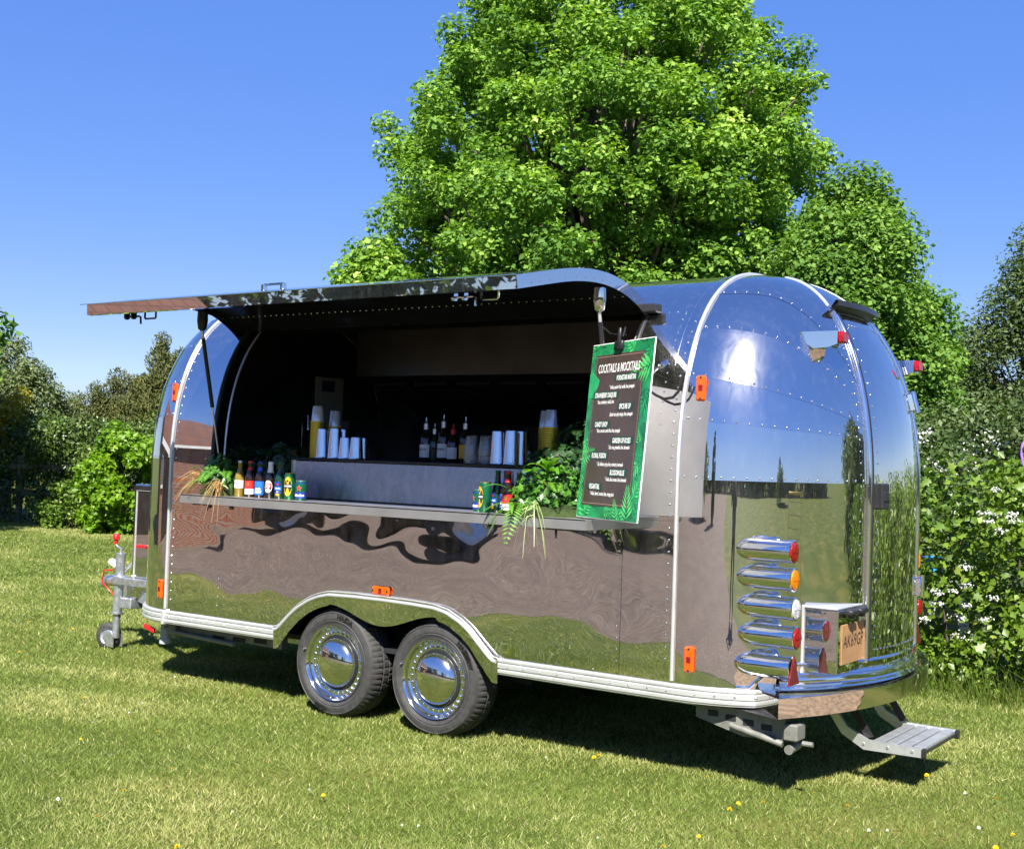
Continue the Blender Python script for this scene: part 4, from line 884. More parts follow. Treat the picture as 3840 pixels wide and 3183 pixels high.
# inward (down/inside) normals point to -z side
an_ = [(n_[0], n_[1]) if n_[1] < 0 else (-n_[0], -n_[1]) for n_ in an_]
AX0, AX1 = -1.515, 1.505; FD = .062
axs = np.linspace(AX0, AX1, 60)
b = MB(); b.grid(np.array([[(x, p[0], p[1]+.0012*noise.noise((x*2, p[0]*3, 0))) for x in axs] for p in ap])); b.build('hatch_skin', M_CHROME, AW, 180)
b = MB(); b.grid(np.array([[(x, p[0]+n_[0]*.03, p[1]+n_[1]*.03) for x in (AX0+.003, 0, AX1-.003)] for p, n_ in zip(ap, an_)]), True); b.build('hatch_lining', M_LINING, AW, 180)
for x, nm in ((AX0, 'hatch_flange'), (AX1, 'hatch_flange')):
    b = MB(); wd = [FD+(.05*max(0, 1-k/10.) if x < 0 else 0) for k in range(len(ap))]
    b.grid(np.array([[(x, p[0]+n_[0]*d*w_, p[1]+n_[1]*d*w_) for p, n_, w_ in zip(ap, an_, wd)] for d in (0, 1)]))
    s = 1 if x < 0 else -1
    b.grid(np.array([[(x+s*.006, p[0]+n_[0]*d*w_, p[1]+n_[1]*d*w_) for p, n_, w_ in zip(ap, an_, wd)] for d in (0, 1)])); b.build(nm, M_CHROME, AW, 180)
tp, tn = ap[-1], (.05, -1.)
b = MB(); b.grid(np.array([[(x, tp[0]-.001+tn[0]*d, tp[1]+tn[1]*d) for x in np.linspace(AX0, AX1, 40)] for d in (0, .02, .045, FD)])); b.grid(np.array([[(x, tp[0]-.001+tn[0]*FD+d, tp[1]+tn[1]*FD+.0005) for x in (AX0, AX1)] for d in (0, .035)])); b.build('hatch_edge', M_CHROME, AW, 180)
b = MB(); b.tube([(AX0-.06, tp[0]-.004, tp[1]+.001), (AX1, tp[0]-.004, tp[1]+.001)], .0025, 5); b.build('drip_strip', M_TRIMCH, AW, 60)
ar = RV()
for x in frange(AX0+.05, AX1-.03, .05):
    for k, dd in ((6, .03), (28, .03)): ar.put((x, ap[k][0]+an_[k][0]*dd, ap[k][1]+an_[k][1]*dd), (0, an_[k][0], an_[k][1]), .005)
for k in range(6, 32, 2): ar.put((AX1+.001, ap[k][0]+an_[k][0]*.045, ap[k][1]+an_[k][1]*.045), (1, 0, 0), .004)
ar.done(AW)
def aw_pt(s, d):   # s metres in from the tip
    L = 0
    for k in range(len(ap)-1, 0, -1):
        l = math.dist(ap[k], ap[k-1])
        if L+l >= s: t = (s-L)/l; return (ap[k][0]*(1-t)+ap[k-1][0]*t+an_[k][0]*d, ap[k][1]*(1-t)+ap[k-1][1]*t+an_[k][1]*d)
        L += l
    return ap[0]
def latch(x):
    l = part('hatch_latch', AW); y, z = aw_pt(.16, .03); b = MB()
    for dx in (-.06, .0): b.cyl((x+dx-.008, y, z-.065), (x+dx+.008, y, z-.065), .017, n=12); b.box((x+dx, y, z-.03), (.018, .03, .06))
    b.tube([(x-.075, y, z-.065), (x+.05, y, z-.065), (x+.062, y, z-.07), (x+.066, y-.0, z-.11)], .006, 6); b.build('bolt', M_BLACK if x < 0 else M_PODCH, l, 60)
    b = MB(); b.tube([(x+.10, y, z), (x+.10, y, z-.075), (x+.105, y, z-.082), (x+.19, y, z-.082), (x+.195, y, z-.075), (x+.195, y, z)], .006, 6); b.build('pull_handle', M_BLACK if x < 0 else M_PODCH, l, 60)
latch(-1.30); latch(1.10)
for x in (-.85, -.1, .65):
    y, z = aw_pt(.55, .031); b = MB(); b.lathe([(.001, -.004), (.042, -.004), (.05, .0), (.05, .002)], 20, Matrix.Translation((x, y, z))); b.build('downlight', M_ALU, AW, 60)
y, z = aw_pt(.12, 0); b = MB()
for dx in (-.07, .07): b.box((-.12+dx, y, z+.018), (.024, .03, .036), None, .004)
b.box((-.12, y, z+.034), (.14, .014, .012), None, .003); b.build('grab_handle', M_PODCH, AW)
for x, m_ in ((-1.455, M_BLACK), (1.45, M_PODCH)):
    st = part('gas_strut', AW); tpz = np.array((x, -.17, 2.295)); bt = np.array((x, .012, 1.50)); d = bt-tpz
    b = MB(); b.lathe([(.032, .11), (.034, .05), (.026, .0), (.012, -.012), (.001, -.014)], 14, Matrix.Translation(tuple(tpz+np.array((0, 0, .01))))); b.build('strut_cup', m_, st, 60)
    b = MB(); b.cyl(tpz+d*.06, tpz+d*.60, .0125, n=10); b.build('strut_barrel', M_BLACK, st, 60)
    b = MB(); b.cyl(tpz, tpz+d*.07, .009, n=8); b.build('strut_ball', M_ALU, st, 60); b = MB(); b.cyl(tpz+d*.60, bt, .0055, n=8); b.build('strut_rod', M_ALU, st, 60)

# serving shelf
M_SHELF = plain('shelf_steel', (.42, .41, .40), .34, .75, .5, .08, 6)
SH = MB(); SX0, SX1, SY, SZ = -1.365, 1.53, -.37, 1.272
SH.box(((SX0+SX1)/2, SY/2, SZ-.003), (SX1-SX0, -SY, .006)); shelf = SH.build('serving_shelf', M_SHELF, TR)
b = MB(); b.box(((SX0+SX1)/2, SY+.002, SZ-.026), (SX1-SX0, .004, .052), None, .001); b.build('shelf_lip', M_SHELF, shelf)
for x in (SX0, SX1):
    b = MB(); b.box((x, SY/2, SZ-.026), (.005, -SY, .052), None, .001); b.build('shelf_end', M_SHELF, shelf)
for x in (-1.12, -.93, .35, .95):
    b = MB(); b.box((x, SY+.02, SZ-.062), (.024, .02, .022), None, .003); b.build('shelf_bracket', M_BLACK, shelf)
b = MB(); y = SY+.03; b.tube([(1.24, y, SZ-.055), (1.34, y, SZ-.055), (1.345, y, SZ-.06), (1.345, y, SZ-.10)][::-1], .006, 6); b.build('shelf_latch', M_BLACK, shelf, 60)
b = MB(); b.tube([(-1.28, y, SZ-.055), (-1.15, y, SZ-.055), (-1.148, y, SZ-.06), (-1.148, y, SZ-.09)], .005, 6); b.build('shelf_latch', M_BLACK, shelf, 60)
b = MB(); b.box((SX1-.12, SY/2-.1, SZ-.035), (.16, .16, .05), None, .006); b.build('sign_bracket', M_BLACK, shelf)

# lamps
def marker(p, n_, horiz=False):
    m_ = part('marker_light', TR); n_ = Vector(n_).normalized(); Rm = Matrix((n_.cross(Vector((0, 0, 1))).normalized(), n_, Vector((0, 0, 1)))).transposed()
    sz = (.125, .024, .05) if horiz else (.05, .024, .125); b = MB(); b.box(Vector(p)+n_*.012, sz, Rm, .008); b.build('lens', M_ORANGE, m_, 30)
    b = MB(); b.box(Vector(p)+n_*.0245, (.022, .003, .03), Rm, .001); b.build('diode_window', M_REDDULL, m_)
    for s in (-1, 1):
        b = MB(); off = Rm @ (Vector((s*.052, 0, 0)) if horiz else Vector((0, 0, s*.052))); b.cyl(Vector(p)+off+n_*.015, Vector(p)+off+n_*.026, .006, n=8); b.build('screw', M_BLACK, m_)
marker((-.037, -.002, .775), (0, -1, 0), True)
for end, th, z in ((1, .11, .612), (1, .115, 1.925), (-1, .06, .622), (-1, .05, 1.917)): marker(S(end, th, z), Sn(end, th, z)*np.array([1, 1, .6]))
PODZ = (1.158, 1.028, .892, .757, .614); PODX = (2.392, 2.398, 2.408, 2.416, 2.40)
for y, s in ((.10, 1), (2.0, -1)):
    for k, (z, x) in enumerate(zip(PODZ, PODX)):
        tl = part('tail_light', TR); M = Matrix.Translation((x, y, z)) @ Matrix.Rotation(PI/2, 4, 'Y')
        b = MB(); b.lathe([(.001, -.30), (.03, -.285), (.048, -.25), (.054, -.21), (.054, -.022), (.0565, -.020), (.0565, .0), (.050, .002)], 36, M)
        for j in range(1): b.lathe([(.0001, -.085), (.010, -.07), (.014, -.03), (.013, 0), (.010, .04), (.0001, .06)], 10, Matrix.Translation((x-.13, y, z+.052)) @ Matrix.Rotation(PI/2, 4, 'Y'))
        b.build('housing', M_PODCH, tl, 45)
        if k < 4:
            b = MB(); b.lathe([(.048, .0), (.046, .007), (.03, .011), (.0001, .012)], 32, M); b.build('lens', (M_RED, M_AMBER, M_CLEAR, M_RED)[k], tl, 60)
            b = MB(); b.box(M @ Vector((0, 0, .010)), (.006, .07, .004)); b.box(M @ Vector((0, 0, .010)), (.006, .004, .07)); b.build('lens_bar', (M_REDDULL, M_AMBER, M_CLEAR, M_REDDULL)[k], tl)
        else:
            b = MB(); b.prism([(-.062, -.062), (.062, -.062), (0, .072)], x+.0, x+.010, lambda u, v, w_: (w_, y+u, z+v-.012)); b.build('reflector', M_REDDULL, tl)
def clearance(p, n_, ax=(1, 0, 0)):
    c = part('clearance_light', TR); p = Vector(p); a = Vector(ax).normalized(); sd = a.cross(Vector((0, 0, 1))).normalized(); up = Vector((0, 0, 1))
    poly_ = [(-.16, .035), (.085, .035), (.085, -.03), (.04, -.045), (-.04, -.05)]
    b = MB(); b.prism(poly_, -.045, .045, lambda u, v, w_: p+a*u+up*v+sd*w_); b.build('housing', M_PODCH, c)
    b = MB(); b.box(p+a*.098+up*.004, (.03, .086, .058), Matrix((a, sd, up)).transposed(), .008); b.build('lens', M_RED, c, 40)
pc = on_x(1640, 690, 2.30); clearance(S(1, rad(52), 2.20)+np.array((.05, -.01, .0)), None)
clearance(S(1, PI-rad(60), 2.14)+np.array((.035, 0, 0)), None); clearance(S(-1, rad(70), 2.14)+np.array((-.05, 0, 0)), None, (-1, 0, 0))
# number plate box
pbx = part('plate_box', TR); b = MB(); b.box((2.44, .475, .73), (.21, .37, .305), None, .006); b.build('box', M_CHROME, pbx)
b = MB(); b.box((2.365, .285, .73), (.028, .012, .335), None, .003); b.box((2.45, .475, .889), (.19, .39, .010), None, .003); b.build('box_flange', M_ALU, pbx)
b = MB(); b.box((2.5475, .49, .715), (.004, .31, .19), None, .001); pl_ = b.build('number_plate', M_CARD, pbx)
lettering('plate_lettering', 'AK69GP', M_INK, pl_, lambda v: Vector((2.5505, .49+v[0], .725+v[1])), size=.085, xs=.92, shear=.15)
b = MB()
for dy in (-.06, .07): b.box((2.565, .475+dy, .868), (.05, .10, .03), None, .008); b.cyl((2.57, .475+dy, .855), (2.57, .475+dy, .84), .018, n=10)
b.build('plate_lamp', M_BLACK, pbx, 40)
# entry step
stp = part('entry_step', TR); SY0, SY1, SXa, SXb, SZs = .66, 1.24, 2.585, 2.85, .205
for k in range(4):
    x0 = SXa+(SXb-SXa)*k/4; b = MB(); b.box((x0+.033, (SY0+SY1)/2, SZs+.002), (.053, SY1-SY0-.02, .02), None, .004); b.build('tread', M_STEP, stp)
b = MB(); b.box(((SXa+SXb)/2, (SY0+SY1)/2, SZs-.012), (SXb-SXa, SY1-SY0-.03, .012)); b.build('tread_base', M_BLACK, stp)
for y in (SY0, SY1):
    b = MB(); poly_ = [(2.34, .385), (2.375, .40), (2.47, .275), (2.58, .222), (2.856, .218), (2.856, .176), (2.56, .172), (2.445, .235)]
    b.prism(poly_, y-.011, y+.011, lambda u, v, w_: (u, w_, v)); b.build('side_arm', M_STEP, stp)
    b = MB(); b.box((2.853, y, .197), (.022, .03, .046), None, .005); b.build('end_cap', M_BLACK, stp)
    b = MB(); yy_ = y+(.02 if y < 1 else -.02); b.prism([(2.42, .44), (2.455, .45), (2.60, .235), (2.56, .225)], yy_-.004, yy_+.004, lambda u, v, w_: (u, w_, v)); b.build('link_arm', M_BLACK, stp)
    for px_, pz_ in ((2.40, .36), (2.56, .20), (2.68, .20), (2.80, .20)):
        b = MB(); b.cyl((px_, y-.016, pz_), (px_, y-.010, pz_), .007, n=8); b.build('bolt', M_GALV, stp)
b = MB(); b.cyl((2.40, SY0, .36), (2.40, SY1, .36), .012, n=8); b.build('cross_bar', M_STEP, stp, 60)
# cable on the rear pillar
b = MB(); b.tube([on_y(u, v, -.02) for u, v in ((1330, 800), (1345, 810), (1362, 818), (1380, 815), (1391, 803), (1396, 788), (1399, 772))], .0075, 6); b.build('cable', M_BLACK, TR, 60)

# front: tool box, drawbar, jockey wheel
tb = part('tool_box', TR); b = MB(); b.box((-2.95, 1.16, .835), (.46, .86, .87), None, .012); b.build('box', M_CHROME, tb)
b = MB(); b.box((-3.182, 1.16, .84), (.008, .78, .78), None, .002); b.build('door', M_CHROME, tb)
b = MB(); b.tube([(-2.95+dx, .727, z) for dx, z in ((-.19, .45), (-.19, 1.22), (.19, 1.22), (.19, .45))], .005, 6); b.build('panel_bead', M_ALU, tb, 60)
b = MB(); b.box((-2.80, .722, 1.0), (.03, .02, .09), None, .005); b.build('catch', M_ALU, tb)
b = MB(); b.box((-3.06, .72, .80), (.10, .018, .024), None, .005); b.build('release_lever', M_REDPL, tb)
db = part('drawbar', TR)
for s in (-1, 1):
    p0 = Vector((-2.3, 1.05+s*.62, .40)); p1 = Vector((-3.62, 1.05+s*.05, .43)); d = (p1-p0); b = MB(); b.box((p0+p1)/2, (d.length, .05, .09), Vector(d).to_track_quat('X', 'Z').to_matrix(), .004); b.build('drawbar_arm', M_GALV, db)
b = MB(); b.tube([(-3.55, 1.05, .45), (-3.75, 1.05, .47), (-3.86, 1.05, .46), (-3.92, 1.05, .42)], [.045, .05, .045, .03], 12); b.build('coupling', M_GALV, db, 60)
b = MB(); b.tube([(-3.70, 1.05, .50), (-3.62, 1.05, .58), (-3.50, 1.05, .66), (-3.44, 1.05, .68)], .012, 8); b.build('brake_lever', M_GALV, db, 60)
b = MB(); b.tube([(-3.72, .98, .56), (-3.80, .96, .55), (-3.83, .97, .45), (-3.72, 1.0, .36), (-3.62, 1.0, .33)], .006, 6); b.build('breakaway_cable', M_REDPL, db, 60)
b = MB(); b.tube([(-3.76, 1.0, .62), (-3.68, .99, .60), (-3.60, 1.0, .58)], [.03, .035, .02], 8); b.build('plug', M_WHITEPL, db, 60)
jw = part('jockey_wheel', TR); JX, JY = -3.29, .70; lean = Vector((.035, 0, 1))
jp = lambda z: Vector((JX, JY, 0))+lean*z
b = MB(); b.cyl(jp(.28), jp(.735), .036, n=18); b.build('outer_tube', M_GALV, jw, 60)
b = MB(); b.cyl(jp(.09), jp(.30), .029, n=18); b.cyl(jp(.275), jp(.285), .048, n=18); b.build('inner_tube', M_GALV, jw, 60)
b = MB(); b.cyl(jp(.735), jp(.775), .012, n=10); b.tube([jp(.77), jp(.775)+Vector((-.05, 0, .01)), jp(.775)+Vector((-.065, 0, .03))], .008, 8); b.build('crank', M_GALV, jw, 60)
b = MB(); b.lathe([(.001, -.005), (.013, -.005), (.015, .03), (.026, .035), (.026, .068), (.02, .074), (.001, .075)], 14, Matrix.Translation(jp(.81)+Vector((-.066, 0, -.005)))); b.build('crank_knob', M_REDPL, jw, 50)
Mw = Matrix.Translation((JX-.075, JY-.0, .098)) @ Matrix.Rotation(PI/2, 4, 'X') @ Matrix.Rotation(.35, 4, 'Y')
b = MB(); b.lathe([(.062, -.03), (.088, -.032), (.098, -.022), (.101, 0), (.098, .022), (.088, .032), (.062, .03)], 28, Mw); b.build('wheel_tyre', M_TYRE, jw, 50)
b = MB(); b.lathe([(.0001, .012), (.03, .02), (.05, .012), (.066, .028)], 24, Mw); b.lathe([(.0001, -.012), (.066, -.028)], 24, Mw); b.build('wheel_hub', M_GALV, jw, 50)
for y_ in (-.045, .038):
    b = MB(); b.prism([(JX+.03, .10), (JX-.0, .14), (JX-.05, .13), (JX-.10, .085), (JX-.06, .03), (JX+.03, .02)], JY+y_, JY+y_+.007, lambda u, v, w_: (u, w_, v)); b.build('wheel_fork', M_GALV, jw)
b = MB(); b.box((JX+.24, JY-.03, .53), (.46, .04, .055), Matrix.Rotation(-.02, 3, 'Z'), .004); b.box((JX+.04, JY, .53), (.09, .09, .07), None, .006); b.box((JX+.10, JY+.14, .36), (.12, .28, .08), None, .006); b.build('clamp_arm', M_GALV, jw)

# ------------------------------------------------------------------ menu board
SGC = Vector((1.676, -.376, 1.703)); SGR = Matrix.Rotation(rad(-31), 3, 'Z') @ Matrix.Rotation(rad(-4.7), 3, 'X'); SW, SHH = .60, .85
def sp(u, v, d=0.): return SGC+SGR @ Vector((u, -d, v))
sg = thing('menu_board', (SGC.x, SGC.y, 1.275), 'tall cocktail menu board with palm leaf border clipped at the hatch end', 'sign')
M_SGREEN = plain('sign_green', (.012, .20, .07), .28, 0, .5, .35, 9); M_SLEAF = plain('sign_leaf_light', (.07, .46, .12), .28, 0, .5, .3, 14); M_SLEAFD = plain('sign_leaf_dark', (.006, .075, .04), .28, 0, .5, .3, 14); M_SLEAFM = plain('sign_leaf_mid', (.02, .30, .10), .28, 0, .5, .3, 14)
M_SBROWN = plain('sign_brown', (.060, .040, .034), .30, 0, .5, .22, 5); M_SPATCH = plain('sign_patch', (.006, .050, .030), .3, 0, .5, .15, 20); M_SWHITE = plain('sign_white', (.82, .80, .76), .4, 0, .3, .05); M_SLINE = plain('sign_line', (.45, .30, .22), .4, 0, .3, .05)
b = MB(); b.box(SGC+SGR @ Vector((0, .003, 0)), (SW, .006, SHH), SGR, .002); b.build('board', M_WHITEPL, sg)
def sheet(pts, d, name, mat): b = MB(); b.add([sp(u, v, d) for u, v in pts], [tuple(range(len(pts)))]); return b.build(name, mat, sg)
rect = lambda u0, u1, v0, v1: [(u0, v0), (u1, v0), (u1, v1), (u0, v1)]
sheet(rect(-.296, .296, -.421, .421), .0008, 'print_ground', M_SGREEN)
def clampb(u, v): return (min(max(u, -.296), .296), min(max(v, -.421), .421))
def palm(b, u, v, a, L, n, d, wid=.10, spread=1.0):
    for k in range(n):
        t = k/(n-1); s = math.sin(t*PI*.5); base = (u+math.cos(a)*L*t*.85, v+math.sin(a)*L*t*.85)
        for sd in (-1, 1):
            l = L*.55*(1-.55*t); aa = a+sd*spread*(1.0-.55*t); tip = (base[0]+math.cos(aa)*l, base[1]+math.sin(aa)*l); mid = (base[0]+math.cos(aa)*l*.45, base[1]+math.sin(aa)*l*.45); w = l*wid; nx_, ny_ = -math.sin(aa)*w, math.cos(aa)*w
            b.add([sp(*clampb(*p), d) for p in (base, (mid[0]+nx_, mid[1]+ny_), tip, (mid[0]-nx_, mid[1]-ny_))], [(0, 1, 2, 3)])
r4 = random.Random(4)
per = [(-.27, .40-.085*k) for k in range(10)]+[(.265, .38-.085*k) for k in range(10)]+[(-.2+.1*k, .395) for k in range(5)]+[(-.2+.1*k, -.395) for k in range(5)]
for lay, (mt, d) in enumerate(((M_SLEAFD, .0013), (M_SLEAFM, .0017), (M_SLEAF, .0021))):
    b = MB()
    for u, v in per:
        if r4.random() < (.9, .75, .55)[lay]: palm(b, u+r4.uniform(-.02, .02), v+r4.uniform(-.03, .03), r4.uniform(0, 2*PI) if abs(u) < .2 else (PI/2+r4.uniform(-.7, .7))*r4.choice((1, -1)), r4.uniform(.07, .13), 6, d)
    b.build('leaf_print', mt, sg, None, 'stuff')
sheet(rect(-.25, .222, -.362, .368), .0026, 'print_panel', M_SBROWN)
b = MB(); U0, U1, V0, V1 = -.240, .212, -.352, .358
def dash(u0, v0, u1, v1, n):
    for k in range(n):
        t0, t1 = k/n, (k+.62)/n; dx, dy = (u1-u0), (v1-v0); w = .0013; l = math.hypot(dx, dy); ox, oy = -dy/l*w, dx/l*w
        b.add([sp(u0+dx*t0+ox, v0+dy*t0+oy, .0031), sp(u0+dx*t1+ox, v0+dy*t1+oy, .0031), sp(u0+dx*t1-ox, v0+dy*t1-oy, .0031), sp(u0+dx*t0-ox, v0+dy*t0-oy, .0031)], [(0, 1, 2, 3)])
dash(U0, V1, U1, V1, 40); dash(U0, V0, U1, V0, 40); dash(U0, V0, U0, V1, 70); dash(U1, V0, U1, V1, 70); b.build('dashed_border', M_SLINE, sg, None, 'stuff')
b = MB(); palm(b, .285, .30, rad(195), .17, 7, .0036, .11, .9); palm(b, .20, -.41, rad(95), .15, 7, .0036, .10, .9); palm(b, -.285, -.13, rad(15), .12, 7, .0036, .09, 1.0); palm(b, .10, -.41, rad(110), .09, 6, .0036, .10, .9); b.build('leaf_print', M_SLEAF, sg, None, 'stuff')
b = MB(); n = 16; b.add([sp(*clampb(-.275+.075*math.cos(2*PI*k/n)*(1+.2*math.sin(5*2*PI*k/n)), .22+.065*math.sin(2*PI*k/n)), .0033) for k in range(n)], [tuple(range(n))]); b.build('leaf_print', M_SLEAFM, sg)
def sgtext(body, f, u, size, xs, al='CENTER', shear=0., bold=0., patch=False, d=.0045):
    v0 = SHH/2-SHH*f
    if patch:
        V, F = text_mesh(body, size=size, xs=xs, align=al); w0, w1 = V[:, 0].min()-.02, V[:, 0].max()+.02; pts = []
        for k in range(14):
            t = k/13; pts.append((u+w0+(w1-w0)*t, v0-.017+.004*r4.random()))
        for k in range(14):
            t = 1-k/13; pts.append((u+w0+(w1-w0)*t+.006*r4.random(), v0+.017+.004*r4.random()))
        sheet(pts, .0039, 'brush_patch', M_SPATCH)
    lettering('lettering', body, M_SWHITE, sg, lambda v: sp(u+v[0], v0+v[1], d), size=size, xs=xs, align=al, shear=shear, bold=bold)
sgtext('COCKTAILS & MOCKTAILS', .150, -.012, .060, .56, bold=.0009)
for nm, f, u, ds, f2, u2 in (('PORNSTAR MARTINI', .208, .07, '* Vodka, passion fruit, vanilla, lime, pineapple', .258, .035), ('STRAWBERRY DAIQUIRI', .302, -.115, '* Rum, strawberry, vanilla, lime', .340, -.110), ('SPICE ME UP', .370, .085, 'Spiced rum, spicy mango, lime, pineapple', .412, .055),
                             ('CANDY SHOP', .468, -.130, '* Rum, coconut, candy floss, lime, pineapple', .503, -.055), ('GARDEN OF ROSES', .560, .085, '* Gin, rose, grenadine, lime, lemonade', .597, .065), ('FLORAL FUSION', .645, -.120, '* Gin, hibiscus syrup, lime, cranberry, lemonade', .692, -.005),
                             ('BLOSSOM BLUE', .738, .075, '* Vodka, blue curacao, lime, lemonade', .775, .065), ('VEGANTAIL', .820, -.135, '* Vodka, Aperol, coconut, lime, orange juice', .858, -.055)):
    sgtext(nm, f, u, .034, .58, bold=.0008, patch=True); sgtext(ds, f2, u2, .0255, .52, shear=.2, bold=.0005)
b = MB(); b.box(sp(-.02, .405, .010), (.075, .018, .045), SGR, .004); b.box(sp(-.02, .445, .014), (.022, .012, .09), SGR, .004); b.tube([sp(-.02, .45, -.004), sp(-.02, .475, -.01), sp(-.05, .50, -.03)], .004, 6); b.build('clip', M_BLACK, sg, 50)
b = MB(); b.tube([sp(-.02, .46, -.02), (1.49, -.12, 2.19), (1.47, -.16, 2.22)], .004, 6); b.build('hanging_wire', M_BLACK, sg, 60)

# ------------------------------------------------------------------ drinks on the shelf
G_CLEAR = plain('pale_beer_glass', (.20, .14, .02), .05, 0, .7, .1); G_BROWN = plain('brown_glass', (.016, .007, .004), .05, 0, .7, .1); G_GREEN = plain('green_glass', (.008, .035, .014), .05, 0, .7, .1); G_DARK = plain('dark_glass', (.008, .007, .007), .05, 0, .7, .1)
L_WHITE = plain('label_white', (.72, .71, .68), .5, 0, .3, .05); L_RED = plain('label_red', (.50, .02, .02), .4, 0, .4, .05); L_BLUE = plain('label_blue', (.02, .13, .60), .4, 0, .4, .08); L_NAVY = plain('label_navy', (.015, .03, .22), .4, 0, .4, .08); L_YEL = plain('label_yellow', (.70, .36, .015), .4, 0, .4, .05); L_GOLD = plain('cap_gold', (.55, .38, .08), .3, .8, .5, .05); L_BLK = plain('label_black', (.01, .01, .01), .4, 0, .4, .05); C_GREEN = plain('can_green', (.008, .11, .045), .28, .4, .5, .08); C_SILV = plain('can_silver', (.6, .6, .62), .3, .9, .5, .08)
def band(par, name, mat, z0, z1, r, a0=0, a1=2*PI, n=28, rf=None):
    """curved label: from angle a0 to a1 about -Y front"""
    P = [[(( rf(z) if rf else r)*math.sin(a0+(a1-a0)*k/n), -(rf(z) if rf else r)*math.cos(a0+(a1-a0)*k/n), z) for k in range(n+1)] for z in zz(z0, z1, 4)]
    b = MB(); b.grid(np.array(P)); return b.build(name, mat, par, 60)
def oval(par, name, mat, zc, hw, hh, r, n=28):
    b = MB(); b.add([(r*math.sin(hw*math.cos(2*PI*k/n)/r), -r*math.cos(hw*math.cos(2*PI*k/n)/r), zc+hh*math.sin(2*PI*k/n)) for k in range(n)]+[(0, -r-.0006, zc)], [(k, (k+1) % n, n) for k in range(n)]); return b.build(name, mat, par)
def star(par, mat, zc, R, r):
    b = MB(); q = []
    for k in range(10):
        a = PI/2+k*PI/5; rr_ = R if k % 2 == 0 else R*.4; q.append((r*math.sin(rr_*math.cos(a)/r), -r*math.cos(rr_*math.cos(a)/r), zc+rr_*math.sin(a)))
    b.add(q+[(0, -r-.0004, zc)], [(k, (k+1) % 10, 10) for k in range(10)]); return b.build('star', mat, par)
def ctext(par, body, mat, z, r, size, xs=.8, shear=0., bold=.0004): return lettering('lettering', body, mat, par, lambda v: Vector((r*math.sin(v[0]/r), -r*math.cos(v[0]/r), z+v[1])), size=size, xs=xs, shear=shear, bold=bold)
BOT = [(.0001, .004), (.026, 0), (.0302, .006), (.0305, .10), (.0298, .118), (.026, .136), (.019, .152), (.0148, .168), (.0135, .200), (.0142, .201), (.0142, .208), (.0128, .209)]
def bottle(name, label, loc, kind, group, rz=.35):
    t = thing(name, (0, 0, 0), label, 'bottle', group); gl = {1: G_CLEAR, 2: G_BROWN, 3: G_BROWN, 4: G_DARK, 5: G_GREEN}[kind]
    b = MB(); b.lathe(BOT, 28); b.build('glass', gl, t, 50)
    b = MB(); b.lathe([(.0150, .203), (.0155, .208), (.0148, .216), (.010, .218), (.0001, .218)], 20); b.build('cap', {1: C_SILV, 2: L_RED, 3: L_NAVY, 4: L_WHITE, 5: C_GREEN}[kind], t, 40)
    R1 = .0310; A = 1.25
    neck = lambda z: float(np.interp(z, [.152, .168, .20], [.0198, .0155, .0143]))
    if kind == 1:
        band(t, 'label', L_WHITE, .052, .098, R1, -A, A); ctext(t, 'CORONA', L_NAVY, .081, R1+.0006, .013); ctext(t, 'Extra', L_NAVY, .064, R1+.0006, .014, 1, .3); band(t, 'gold_stripe', L_GOLD, .020, .030, R1, -.6, .6)
    if kind == 2:
        band(t, 'label', L_RED, .050, .098, R1, -A, A); band(t, 'label_lower', L_WHITE, .018, .050, R1, -A, A); ctext(t, 'Budweiser', L_NAVY, .034, R1+.0006, .0135, .75, .3); band(t, 'neck_label', L_RED, .160, .178, 0, -1.2, 1.2, 20, neck); oval(t, 'crest', L_GOLD, .078, .008, .012, R1+.0005)
    if kind == 3:
        band(t, 'label', L_BLUE, .018, .098, R1, -A, A); ctext(t, 'BUD', L_WHITE, .050, R1+.0006, .017, 1, .15, .001); ctext(t, 'LIGHT', L_WHITE, .034, R1+.0006, .016, 1, .15, .001); band(t, 'neck_label', L_BLUE, .158, .180, 0, -1.2, 1.2, 20, neck)
    if kind == 4:
        oval(t, 'label', L_WHITE, .070, .026, .036, R1); band(t, 'label_band', L_RED, .062, .088, R1+.0007, -.68, .68); ctext(t, 'STELLA', L_WHITE, .080, R1+.0012, .011); ctext(t, 'ARTOIS', L_WHITE, .069, R1+.0012, .011); band(t, 'neck_wrap', L_WHITE, .152, .203, 0, -PI, PI, 24, lambda z: neck(z)+.0006)
    if kind == 5:
        oval(t, 'label', L_NAVY, .062, .026, .042, R1); band(t, 'label_stripe', L_BLUE, .052, .072, R1+.0007, -.7, .7); ctext(t, 'Heineken', L_WHITE, .062, R1+.0012, .011, .8); star(t, L_RED, .086, .008, R1+.0008); oval(t, 'label_foot', L_YEL, .026, .012, .007, R1+.0006); ctext(t, '0.0', L_WHITE, .042, R1+.0012, .011)
    t.location = loc; t.rotation_euler = (0, 0, rz); return t
